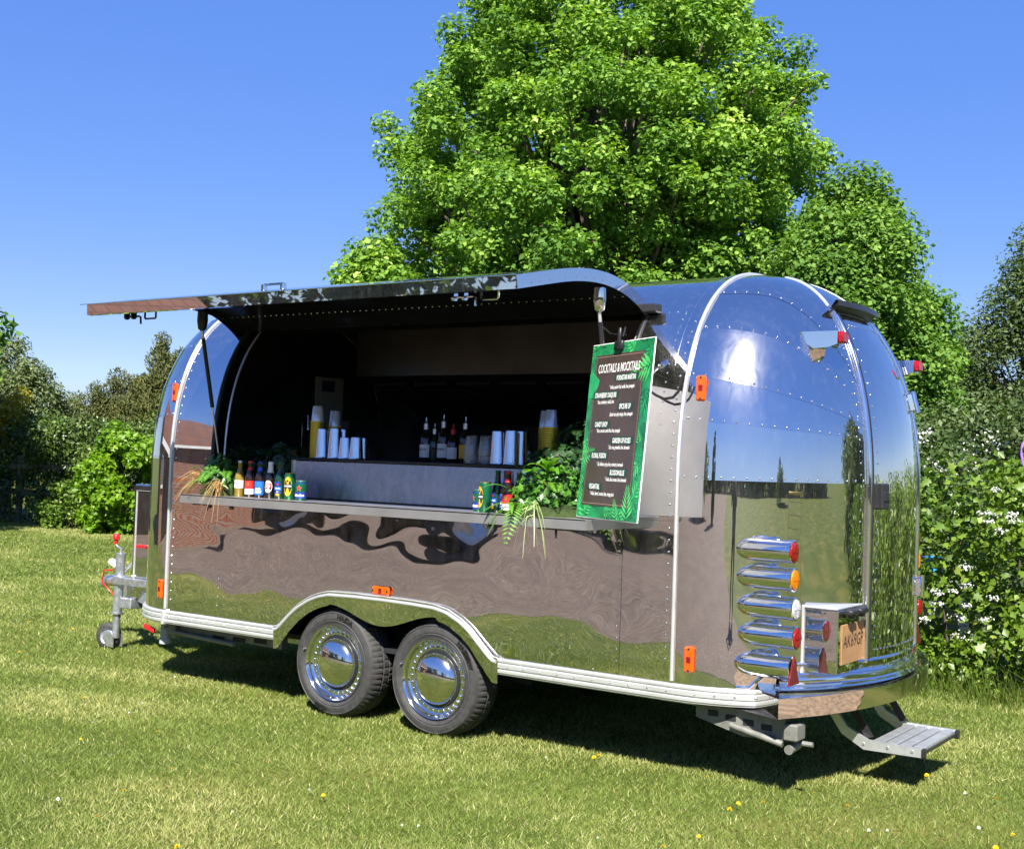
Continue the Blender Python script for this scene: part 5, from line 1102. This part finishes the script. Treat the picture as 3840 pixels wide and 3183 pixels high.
def can(name, label, loc, kind, group, rz=.35, h=.115):
    t = thing(name, (0, 0, 0), label, 'can', group); b = MB(); b.lathe([(.0001, .006), (.022, .004), (.026, 0), (.033, .012), (.033, h-.012), (.029, h-.002), (.0285, h), (.026, h-.003), (.0001, h-.004)], 32); b.build('can_body', {6: C_GREEN, 7: C_GREEN}[kind], t, 40)
    b = MB(); b.lathe([(.0295, h-.003), (.0292, h+.001), (.027, h), (.027, h-.0025), (.0001, h-.0025)], 28); b.build('lid', C_SILV if kind == 7 else L_GOLD, t, 40)
    R1 = .0334
    if kind == 6: oval(t, 'label', L_YEL, h*.50, .026, h*.36, R1); band(t, 'name_band', L_BLK, h*.44, h*.58, R1+.0007, -.8, .8); ctext(t, 'MAGNERS', L_WHITE, h*.51, R1+.0013, .0125, .85, 0, .0006); oval(t, 'crest', L_BLK, h*.70, .006, .006, R1+.0008)
    if kind == 7: band(t, 'label_foot', L_NAVY, .012, h*.42, R1, -PI, PI); band(t, 'label_top', L_NAVY, h*.84, h-.012, R1, -PI, PI); star(t, L_RED, h*.60, .017, R1+.0008); star(t, L_WHITE, h*.60, .0185, R1+.0003); ctext(t, 'Heineken', L_WHITE, h*.26, R1+.0009, .021, .85, 0, .0008)
    t.location = loc; t.rotation_euler = (0, 0, rz); return t
gL, gR = 'drinks lined up at the left of the shelf', 'drinks bunched at the right of the shelf'
bottle('beer_bottle', 'clear pale beer bottle with white label, next to the dried grass plant', (-1.02, -.21, SZ), 1, gL)
bottle('beer_bottle', 'brown bottle with red over white label, second in the left line', (-.930, -.21, SZ), 2, gL)
bottle('beer_bottle', 'brown bottle with bright blue label, third in the left line', (-.846, -.21, SZ), 3, gL)
bottle('beer_bottle', 'dark bottle with white neck wrap in the left line', (-.760, -.21, SZ), 4, gL)
bottle('beer_bottle', 'green bottle with navy oval label in the left line', (-.680, -.21, SZ), 5, gL)
can('drink_can', 'tall green can with yellow oval label in the left line', (-.593, -.215, SZ), 6, gL, h=.155)
can('drink_can', 'short green and navy can with red star ending the left line', (-.502, -.215, SZ), 7, gL)
can('drink_can', 'short green and navy can leftmost of the right bunch', (.772, -.20, SZ), 7, gR, -.6)
can('drink_can', 'tall green can with yellow label fronting the right bunch', (.836, -.238, SZ), 6, gR, -.45, .155)
bottle('beer_bottle', 'green bottle with navy label behind the yellow labelled can', (.868, -.172, SZ), 5, gR, -.3)
bottle('beer_bottle', 'dark bottle with white neck wrap in the right bunch', (.915, -.125, SZ), 4, gR, .2)
bottle('beer_bottle', 'brown bottle with blue label in the right bunch', (.937, -.195, SZ), 3, gR, .1)
bottle('beer_bottle', 'brown bottle with red and white label beside the right plants', (.985, -.245, SZ), 2, gR, .2)
bottle('beer_bottle', 'clear pale bottle half hidden by the right plants', (1.002, -.170, SZ), 1, gR, .2)

# ------------------------------------------------------------------ bar ware on the counter
CT = 1.5195; M_CUP = plain('frosted_cup', (.62, .66, .74), .18, .35, .5, .06, 40); M_GOLDR = plain('gold_rim', (.62, .46, .03), .3, .45, .5, .08)
cupb = MB(); cupb.lathe([(.0400, 0), (.0385, .012), (.0300, .100), (.027, .1035), (.0001, .1035)], 24); _c = cupb.build('cup', M_CUP, None, 50); CUPM = _c.data; bpy.data.objects.remove(_c)
rimb = MB(); rimb.lathe([(.0388, -.001), (.0412, .0), (.0418, .004), (.0408, .0095), (.0380, .0105)], 24); _c = rimb.build('gold_rim', M_GOLDR, None, 50); RIMM = _c.data; bpy.data.objects.remove(_c)
def cup_stack(label, loc, n):
    t = thing('cup_stack', loc, label, 'cups', 'stacks of gold rimmed cups')
    for k in range(n):
        o = bpy.data.objects.new('gold_rim', RIMM); COL.objects.link(o); o.parent = t; o.location = (0.0006*math.sin(k*1.7), .0006*math.cos(k*2.1), .001+k*.0125)
    o = bpy.data.objects.new('cup', CUPM); COL.objects.link(o); o.parent = t; o.location = (0, 0, .001+(n-1)*.0125)
    return t
px = lambda u, v, y: float(on_y(u, v, y)[0])
cup_stack('tallest stack of upturned gold rimmed cups at the counter left end', (px(648, 941, .09), .09, CT), 18)
cup_stack('shorter stack of gold rimmed cups behind the left steel tins', (px(684, 940, .20), .20, CT), 16)
cup_stack('stack of gold rimmed cups beside the right plants', (px(1127, 950, .16), .16, CT), 17)
cup_stack('stack of gold rimmed cups left behind the right one', (px(1117, 950, .27), .27, CT), 17)
def tin(label, u, y, h, r=.043):
    t = thing('shaker_tin', (px(u, 942, y), y, CT), label, 'shaker', 'steel shaker tins upturned on the counter'); b = MB(); b.lathe([(r, 0), (r+.0016, .002), (r, .006), (r*.98, .012), (r*.80, h-.010), (r*.77, h-.002), (r*.70, h), (.0001, h-.003)], 36); o = b.build('tin_wall', M_TIN, t, 40)
    o.location = t.location; o.matrix_parent_inverse = Matrix.Translation(-t.location); return t
for lab, u, y, h in (('tall steel tin next to the tallest cup stack', 660, .07, .178), ('tall steel tin second from the left cup stack', 686, .07, .182), ('short steel tin beside the tall left pair', 708, .07, .128), ('short steel tin at the right end of the left group', 730, .07, .131),
                     ('tall steel tin right of the drinking glasses', 1020, .07, .182), ('tall steel tin in front of the right dark row', 1048, .07, .186), ('tall steel tin behind the left tall pair', 701, .18, .18), ('steel tin behind the short left pair', 742, .17, .13),
                     ('tall steel tin at the back of the right group', 1066, .17, .186)):
    tin(lab, u, y, h)
G_GLASS = glass('drinking_glass', (.93, .95, .97))
for lab, u, y in (('stacked pint glass left of the pair by the right tins', 966, .07), ('stacked pint glass right of the pair by the right tins', 995, .07)):
    t = thing('pint_glass', (px(u, 948, y), y, CT), lab, 'glass', 'upturned pint glasses')
    for dz in (0., .045):
        b = MB(); b.lathe([(.041, 0), (.043, .002), (.0405, .03), (.031, .105), (.027, .11), (.0001, .11), (.0001, .103), (.027, .102), (.0385, .03), (.0395, .0)], 28, Matrix.Translation((px(u, 948, y), y, CT+dz))); b.build('glass_wall', G_GLASS, t, 50)
def spirit(label, u, y, h, gl, lab_m, cap_m, txt=None, r=.036):
    x = px(u, 945, y); t = thing('spirit_bottle', (x, y, CT), label, 'bottle', 'spirit bottles at the back of the counter'); M = Matrix.Translation((x, y, CT)); s = h/.3
    b = MB(); b.lathe([(.0001, .003), (r*.9, 0), (r, .006), (r, .155*s), (r*.8, .185*s), (r*.42, .205*s), (r*.38, .26*s)], 24, M); b.build('glass', gl, t, 50)
    b = MB(); b.lathe([(r*.44, .225*s), (r*.44, .265*s), (r*.2, .272*s), (r*.12, .285*s), (r*.10, .31*s)], 14, M); b.build('pourer', cap_m, t, 50)
    P = [[(x+(r+.0006)*math.sin(a), y-(r+.0006)*math.cos(a), CT+z*s) for a in np.linspace(-1.3, 1.3, 15)] for z in (.03, .08, .12)]; b = MB(); b.grid(np.array(P)); b.build('label', lab_m, t, 60)
    if txt: lettering('lettering', txt, L_BLK, t, lambda v: Vector((x+(r+.0013)*math.sin(v[0]/r), y-(r+.0013)*math.cos(v[0]/r), CT+.085*s+v[1])), size=.018, xs=.8, bold=.0004)
for a in (('dark spirit bottle with white label reading in capitals, leftmost', 872, .30, .255, G_DARK, L_WHITE, C_SILV, 'WILSON'), ('slim dark green spirit bottle between the two labelled ones', 890, .33, .22, G_GREEN, L_BLK, C_SILV, None),
          ('clear rum bottle with pale label and pourer', 908, .30, .27, G_DARK, L_WHITE, C_SILV, 'BACARDI'), ('brown spirit bottle with small white label', 928, .30, .22, G_BROWN, L_WHITE, L_RED, None), ('dark spirit bottle behind the pint glasses', 953, .30, .26, G_DARK, L_YEL, C_SILV, None),
          ('squat spirit bottle next to the right tins', 1078, .26, .20, G_GREEN, L_WHITE, L_BLK, None)):
    spirit(*a)

# ------------------------------------------------------------------ plants
rp = np.random.default_rng(21)
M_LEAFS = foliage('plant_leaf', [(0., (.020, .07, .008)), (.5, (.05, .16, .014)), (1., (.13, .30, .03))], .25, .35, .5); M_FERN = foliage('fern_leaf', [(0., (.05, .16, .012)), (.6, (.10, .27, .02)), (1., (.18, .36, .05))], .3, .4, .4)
M_LEAFSHADE = foliage('plant_leaf_shade', [(0., (.008, .026, .008)), (.6, (.018, .055, .014)), (1., (.04, .095, .022))], .15, .35, .5); M_STRAW = foliage('dried_grass', [(0., (.26, .13, .045)), (.5, (.42, .25, .10)), (1., (.60, .42, .20))], .2, .7, .2, (1, .9, .7)); M_CREAM = foliage('cream_leaf', [(0., (.22, .32, .09)), (.7, (.40, .46, .20)), (1., (.62, .64, .42))], .25, .5, .3, (1, 1, .8))  # dark plant leaf: shade under the hatch put into the colour
def frond(par, o, d, L, droop, n=15, w=.30, mat=None):
    o = np.array(o); d = norm(np.array(d, float)); side = norm(np.cross(d, [0, 0, 1.])); pts = [o+d*L*t+np.array([0, 0, -droop*L*t*t]) for t in np.linspace(0, 1, 12)]; V = []; F = []
    for k in range(n):
        t = .12+.88*k/n; p = o+d*L*t+np.array([0, 0, -droop*L*t*t]); tg = norm(d+np.array([0, 0, -2*droop*t])); up = np.cross(side, tg); l = L*w*(math.sin(PI*min(1, t*.9+.12))**.7)
        for s in (-1, 1):
            a = norm(side*s+tg*.45-up*.12); q = p+a*l; m_ = p+a*l*.45; wd = tg*L/n*.42; i = len(V); V += [p, m_+wd, q, m_-wd]; F += [(i, i+1, i+2), (i, i+2, i+3)]
    rn = np.clip(rp.normal(.6, .18, len(V)//4), 0, 1); return np_mesh('fern_frond', np.array(V), np.array(F), mat or M_FERN, par, np.repeat(rn, 4))
def strands(par, name, o, n, L, dirs, mat, w=.0022, droop=.8):
    V = []; F = []
    for _ in range(n):
        d = norm(np.array(dirs(), float)); l = L*rp.uniform(.6, 1.15); sd = norm(np.cross(d, rp.normal(size=3))); p0 = np.array(o)+rp.normal(size=3)*.012; dr = droop*rp.uniform(.5, 1.3); i = len(V)
        for t in (0, .35, .7, 1.): c = p0+d*l*t+np.array([0, 0, -dr*l*t*t]); ww = w*(1-.75*t)*rp.uniform(.7, 1.4); V += [c-sd*ww, c+sd*ww]
        F += [(i+2*k, i+2*k+1, i+2*k+3, i+2*k+2) for k in range(3)]
    return np_mesh(name, np.array(V), np.array(F), mat, par, np.repeat(rp.random(n), 8))
def bush(par, c, r, n, size, mat, name='leaves', asp=.6, kind='kite'):
    d = norm(rp.normal(size=(n, 3))); P = np.array(c)+d*np.array(r)*(rp.random((n, 1))**.4); P[:, 2] = np.maximum(P[:, 2], c[2]-r[2]*.7); Nn = norm(d*.8+np.array([.1, -.35, .5])+rp.normal(size=(n, 3))*.4); sz = size*rp.uniform(.6, 1.4, n)
    V, F, k = kites(P, Nn, sz, asp, .2, None, rp) if kind == 'kite' else lobed(P, Nn, sz, rp); return np_mesh(name, V, F, mat, par, np.repeat(np.clip(rp.normal(.5, .22, n), 0, 1), k), kind='stuff')
def blades(par, o, n, L, W_, mat, up=.7, out=(.3, -.6), name='blade_leaf'):
    for _ in range(n):
        d = norm(np.array([out[0]+rp.normal()*.7, out[1]+rp.normal()*.5, up+rp.normal()*.3])); l = L*rp.uniform(.7, 1.2); sd = norm(np.cross(d, [0, 0, 1.])); V = []
        for t, ww in ((0, .25), (.3, .9), (.6, 1.), (.85, .55), (1., .02)): c = np.array(o)+d*l*t+np.array([0, 0, -.55*l*t*t]); V += [c-sd*W_*ww, c+np.array([0, 0, -.25*W_*ww]), c+sd*W_*ww]
        F = [(3*k+j, 3*k+j+1, 3*k+j+4, 3*k+j+3) for k in range(4) for j in (0, 1)]; np_mesh(name, np.array(V), np.array(F), mat, par, np.full(15, rp.uniform(.3, .95)), True)
M_POT = plain('moss_base', (.03, .045, .015), .9, 0, .1, .3, 30)
def base(par, c, r): b = MB(); b.lathe([(.0001, 0), (r[0], 0), (r[0]*.95, .03), (r[0]*.6, .06), (.0001, .07)], 18, Matrix.Translation(c) @ Matrix.Diagonal((1, r[1]/r[0], 1, 1))); b.build('moss_base', M_POT, par, 50)
# left, sunlit
pl = thing('shelf_plant', (-1.2, -.22, SZ), 'sunlit fern and ivy arrangement with dried grass at shelf left end', 'plant'); base(pl, (-1.20, -.20, SZ), (.15, .10))
bush(pl, (-1.21, -.20, SZ+.11), (.15, .10, .11), 520, .032, M_LEAFS, kind='lobed'); bush(pl, (-1.26, -.17, SZ+.19), (.09, .07, .06), 160, .036, M_LEAFS, asp=.7)
frond(pl, (-1.14, -.26, SZ+.15), (.05, -.5, .2), .20, .8); frond(pl, (-1.20, -.27, SZ+.13), (-.25, -.6, .0), .17, .6); frond(pl, (-1.10, -.24, SZ+.14), (.4, -.4, .3), .15, .7); frond(pl, (-1.3, -.22, SZ+.15), (-.6, -.3, .5), .15, .6)
strands(pl, 'dried_grass', (-1.30, -.24, SZ+.12), 70, .20, lambda: (-.9+rp.normal()*.35, -.5+rp.normal()*.3, .25+rp.normal()*.3), M_STRAW, .0024, 1.1); strands(pl, 'dried_grass', (-1.10, -.30, SZ+.08), 44, .13, lambda: (rp.normal()*.5, -.5+rp.normal()*.2, .2+rp.normal()*.2), M_STRAW, .0022, 1.4)
blades(pl, (-1.13, -.28, SZ+.06), 5, .11, .011, M_CREAM, .5, (-.1, -.5)); blades(pl, (-1.2, -.2, SZ+.16), 7, .12, .012, M_FERN, .9, (0, -.3))
# left, in the shade of the hatch
pd = thing('shelf_plant', (-1.15, .2, SZ), 'dark shaded mixed foliage inside the hatch at left', 'plant'); base(pd, (-1.15, .2, SZ), (.28, .13))
bush(pd, (-1.15, .17, SZ+.16), (.30, .13, .15), 620, .05, M_LEAFSHADE, asp=.5); bush(pd, (-1.0, .15, SZ+.24), (.2, .1, .09), 140, .06, M_LEAFSHADE, kind='lobed')
for k in range(9): frond(pd, (-1.30+.06*k, .12, SZ+.26), (rp.normal()*.5, -.35, .7), .17, .75, mat=M_LEAFSHADE)
strands(pd, 'reed_grass', (-1.36, .12, SZ+.22), 60, .24, lambda: (-.2+rp.normal()*.6, -.3+rp.normal()*.3, .8), M_LEAFSHADE, .003, .7)
# right, sunlit
pr_ = thing('shelf_plant', (1.2, -.2, SZ), 'large sunlit fern and lily arrangement beside the menu board', 'plant'); base(pr_, (1.2, -.19, SZ), (.2, .14))
bush(pr_, (1.20, -.17, SZ+.14), (.22, .14, .17), 1100, .028, M_LEAFS, asp=.65); bush(pr_, (1.16, -.22, SZ+.10), (.20, .11, .11), 420, .030, M_LEAFS, kind='lobed'); bush(pr_, (1.22, -.12, SZ+.26), (.2, .12, .1), 420, .032, M_LEAFSHADE, kind='lobed')
for o, d, L, dr_ in (((1.02, -.27, SZ+.12), (-.5, -.4, .5), .2, .6), ((1.12, -.33, SZ+.06), (.1, -.4, .1), .20, 1.3), ((1.27, -.28, SZ+.16), (.4, -.4, .3), .17, .7), ((1.05, -.2, SZ+.2), (-.4, -.3, .8), .17, .5), ((1.2, -.3, SZ+.2), (-.1, -.5, .6), .16, .7), ((1.04, -.31, SZ+.04), (-.3, -.3, .0), .13, 1.0)): frond(pr_, o, d, L, dr_)
blades(pr_, (1.24, -.26, SZ+.22), 8, .19, .016, M_FERN, .9, (0, -.3)); blades(pr_, (1.04, -.31, SZ+.06), 6, .18, .013, M_LEAFS, .25, (-.5, -.4)); blades(pr_, (1.26, -.3, SZ+.15), 3, .12, .018, M_CREAM, .3, (0, -.5))
strands(pr_, 'spider_leaves', (1.22, -.36, SZ+.06), 16, .13, lambda: (rp.normal()*.5, -.4+rp.normal()*.2, .35+rp.normal()*.25), M_CREAM, .004, 1.7); strands(pr_, 'dried_roots', (1.22, -.375, SZ+.02), 6, .11, lambda: (rp.normal()*.35, -.25, .0), M_CREAM, .0022, 1.6)
pq = thing('shelf_plant', (1.25, .16, CT), 'dark shaded foliage on the counter behind the menu board', 'plant'); base(pq, (1.25, .17, CT), (.16, .10))
bush(pq, (1.25, .14, CT+.12), (.22, .13, .13), 620, .042, M_LEAFSHADE, asp=.6)
for k in range(5): frond(pq, (1.16+.06*k, .06, CT+.16), (rp.normal()*.5, -.4, .6), .15, .8, mat=M_LEAFSHADE if k < 3 else M_FERN)

# ------------------------------------------------------------------ flowers in the lawn
M_DAND = plain('dandelion_yellow', (.80, .52, .01), .6, 0, .2, .15, 80); M_DAISY = plain('daisy_white', (.78, .78, .74), .6, 0, .2, .08); M_STEM = plain('flower_stem', (.10, .16, .03), .7, 0, .2, .1)
def flower_proto(name, mat, r, n):
    b = MB(); V = []
    for ring_, (rr_, zz_) in enumerate(((r, .0), (r*.8, .004), (r*.55, .007))):
        for k in range(n-ring_*3):
            a = 2*PI*(k+.5*ring_)/(n-ring_*3); w = r*.16; c, s = math.cos(a), math.sin(a); b.add([(c*.1*rr_, s*.1*rr_, zz_+.001), (c*rr_*.6-s*w, s*rr_*.6+c*w, zz_+.003), (c*rr_, s*rr_, zz_+.002), (c*rr_*.6+s*w, s*rr_*.6-c*w, zz_+.003)], [(0, 1, 2, 3)])
    o = b.build(name, mat); me = o.data; bpy.data.objects.remove(o); return me
DA, DS = flower_proto('petals', M_DAND, .0130, 16), flower_proto('petals', M_DAISY, .0085, 14)
sb = MB(); sb.cyl((0, 0, -.03), (0, 0, .002), .0018, n=6); _s = sb.build('stem', M_STEM); STM = _s.data; bpy.data.objects.remove(_s)
def flower(u, v, me, nm, label, cat, group):
    p = on_z(u, v, .032); t = thing(nm, (p[0], p[1], .034), label, cat, group); t.rotation_euler = (random.uniform(-.5, .2), random.uniform(-.4, .4), random.uniform(0, 6)); s_ = random.uniform(.65, 1.05); t.scale = (s_,)*3
    for m_, n_ in ((me, 'petals'), (STM, 'stem')): o = bpy.data.objects.new(n_, m_); COL.objects.link(o); o.parent = t
k0, k1 = .9048/1.8286, .9238/1.8286; o1 = 2400/1.8286
for x, y in ((335, 412), (655, 382), (530, 318), (715, 535), (515, 625), (400, 733), (735, 858), (1340, 645), (1105, 508), (350, 240)): flower(x*k0, o1+y*k0, DA, 'dandelion', 'yellow dandelion head in the mown lawn', 'dandelion', 'dandelions dotted over the lawn')
for x, y in ((375, 470), (355, 478), (815, 557), (1250, 623), (940, 665), (1040, 660), (905, 690), (1385, 675), (780, 798), (635, 840), (1990, 645), (1705, 550), (1985, 845), (1300, 565), (1640, 512), (2055, 792)): flower(1900/1.8286+x*k1, o1+y*k1, DA, 'dandelion', 'yellow dandelion head in the mown lawn', 'dandelion', 'dandelions dotted over the lawn')
for u, v in ((96, 1336), (40, 1338), (62, 1275), (150, 1290)): flower(u, v, DA, 'dandelion', 'yellow dandelion head in the mown lawn', 'dandelion', 'dandelions dotted over the lawn')
for x, y in ((385, 345), (290, 382), (15, 430), (460, 480), (535, 303), (1280, 625), (965, 715), (1665, 770), (1735, 772), (240, 662), (590, 262), (725, 155), (1200, 195)): flower(x*k0, o1+y*k0, DS, 'daisy', 'small white daisy head in the mown lawn', 'daisy', 'white daisies dotted over the lawn')
for x, y in ((1470, 775), (370, 805), (160, 480), (1860, 625), (1545, 775), (1915, 765)): flower(1900/1.8286+x*k1, o1+y*k1, DS, 'daisy', 'small white daisy head in the mown lawn', 'daisy', 'white daisies dotted over the lawn')

# ------------------------------------------------------------------ the photographer, mirrored as a thin dark figure in the rear dome
def photographer():
    back = -np.array([_F[0], _F[1], 0]); back /= np.linalg.norm(back); rt = np.array([-back[1], back[0], 0])*-1; o = np.array([CAM_C[0], CAM_C[1], 0])+back*.47
    L = lambda r_, b_, z: tuple(o+rt*r_-back*b_+np.array([0, 0, z]))
    pts = [('pel', 0, 0, .95, .15), ('bel', 0, 0, 1.10, .145), ('che', 0, .01, 1.32, .165), ('nk', 0, .02, 1.47, .06), ('hd', 0, .05, 1.58, .085), ('top', 0, .05, 1.68, .075)]
    for s, n_ in ((-1, 'l'), (1, 'r')): pts += [('hp'+n_, s*.09, 0, .88, .10), ('kn'+n_, s*.11, .03, .50, .068), ('an'+n_, s*.12, 0, .10, .045), ('ft'+n_, s*.13, .13, .045, .04), ('sh'+n_, s*.18, .01, 1.38, .062), ('el'+n_, s*.26, .18, 1.22, .046), ('wr'+n_, s*.10, .38, 1.45, .030), ('ha'+n_, s*.075, .42, 1.50, .030)]
    idx = {p[0]: i for i, p in enumerate(pts)}; E = [('pel', 'bel'), ('bel', 'che'), ('che', 'nk'), ('nk', 'hd'), ('hd', 'top')]
    for n_ in 'lr': E += [('pel', 'hp'+n_), ('hp'+n_, 'kn'+n_), ('kn'+n_, 'an'+n_), ('an'+n_, 'ft'+n_), ('che', 'sh'+n_), ('sh'+n_, 'el'+n_), ('el'+n_, 'wr'+n_), ('wr'+n_, 'ha'+n_)]
    me = bpy.data.meshes.new('person'); me.from_pydata([L(*p[1:4]) for p in pts], [(idx[a], idx[c]) for a, c in E], []); ob = bpy.data.objects.new('person', me); COL.objects.link(ob)
    sk = ob.modifiers.new('skin', 'SKIN')
    for i, p in enumerate(pts): v = me.skin_vertices[0].data[i]; v.radius = (p[4]*1.2, p[4]); v.use_root = (i == 0)
    ss = ob.modifiers.new('sub', 'SUBSURF'); ss.levels = 2; ss.render_levels = 2
    bpy.context.view_layer.update(); m2 = bpy.data.meshes.new_from_object(ob.evaluated_get(bpy.context.evaluated_depsgraph_get())); ob.modifiers.clear(); ob.data = m2
    for mt in (plain('dark_clothes', (.012, .013, .017), .85, 0, .2), plain('skin', (.45, .26, .18), .5, 0, .4), plain('dark_jeans', (.012, .014, .022), .85, 0, .2)): m2.materials.append(mt)
    for p in m2.polygons: p.use_smooth = True; c = p.center; p.material_index = 1 if (c.z > 1.49 or (Vector((c.x, c.y, 0))-Vector(o)).length > .36) else (2 if c.z < .9 else 0)
    tag(ob, 'person in dark clothes holding a phone, mirrored in the rear dome', 'person')
    hb = MB(); hb.lathe([(.0001, .10), (.05, .09), (.085, .05), (.095, 0), (.085, -.03)], 20, Matrix.Translation(L(0, .035, 1.62))); hb.build('hair', plain('dark_hair', (.02, .014, .01), .7, 0, .3), ob, 60)
    ph = MB(); c = CAM_C+back*.03; ph.box(c, (.075, .009, .15), Matrix((Vector(rt), Vector(-back), Vector((0, 0, 1)))).transposed(), .003); p_ = ph.build('phone', M_BLACK); tag(p_, 'black phone held up by the person behind the camera', 'phone')
photographer()
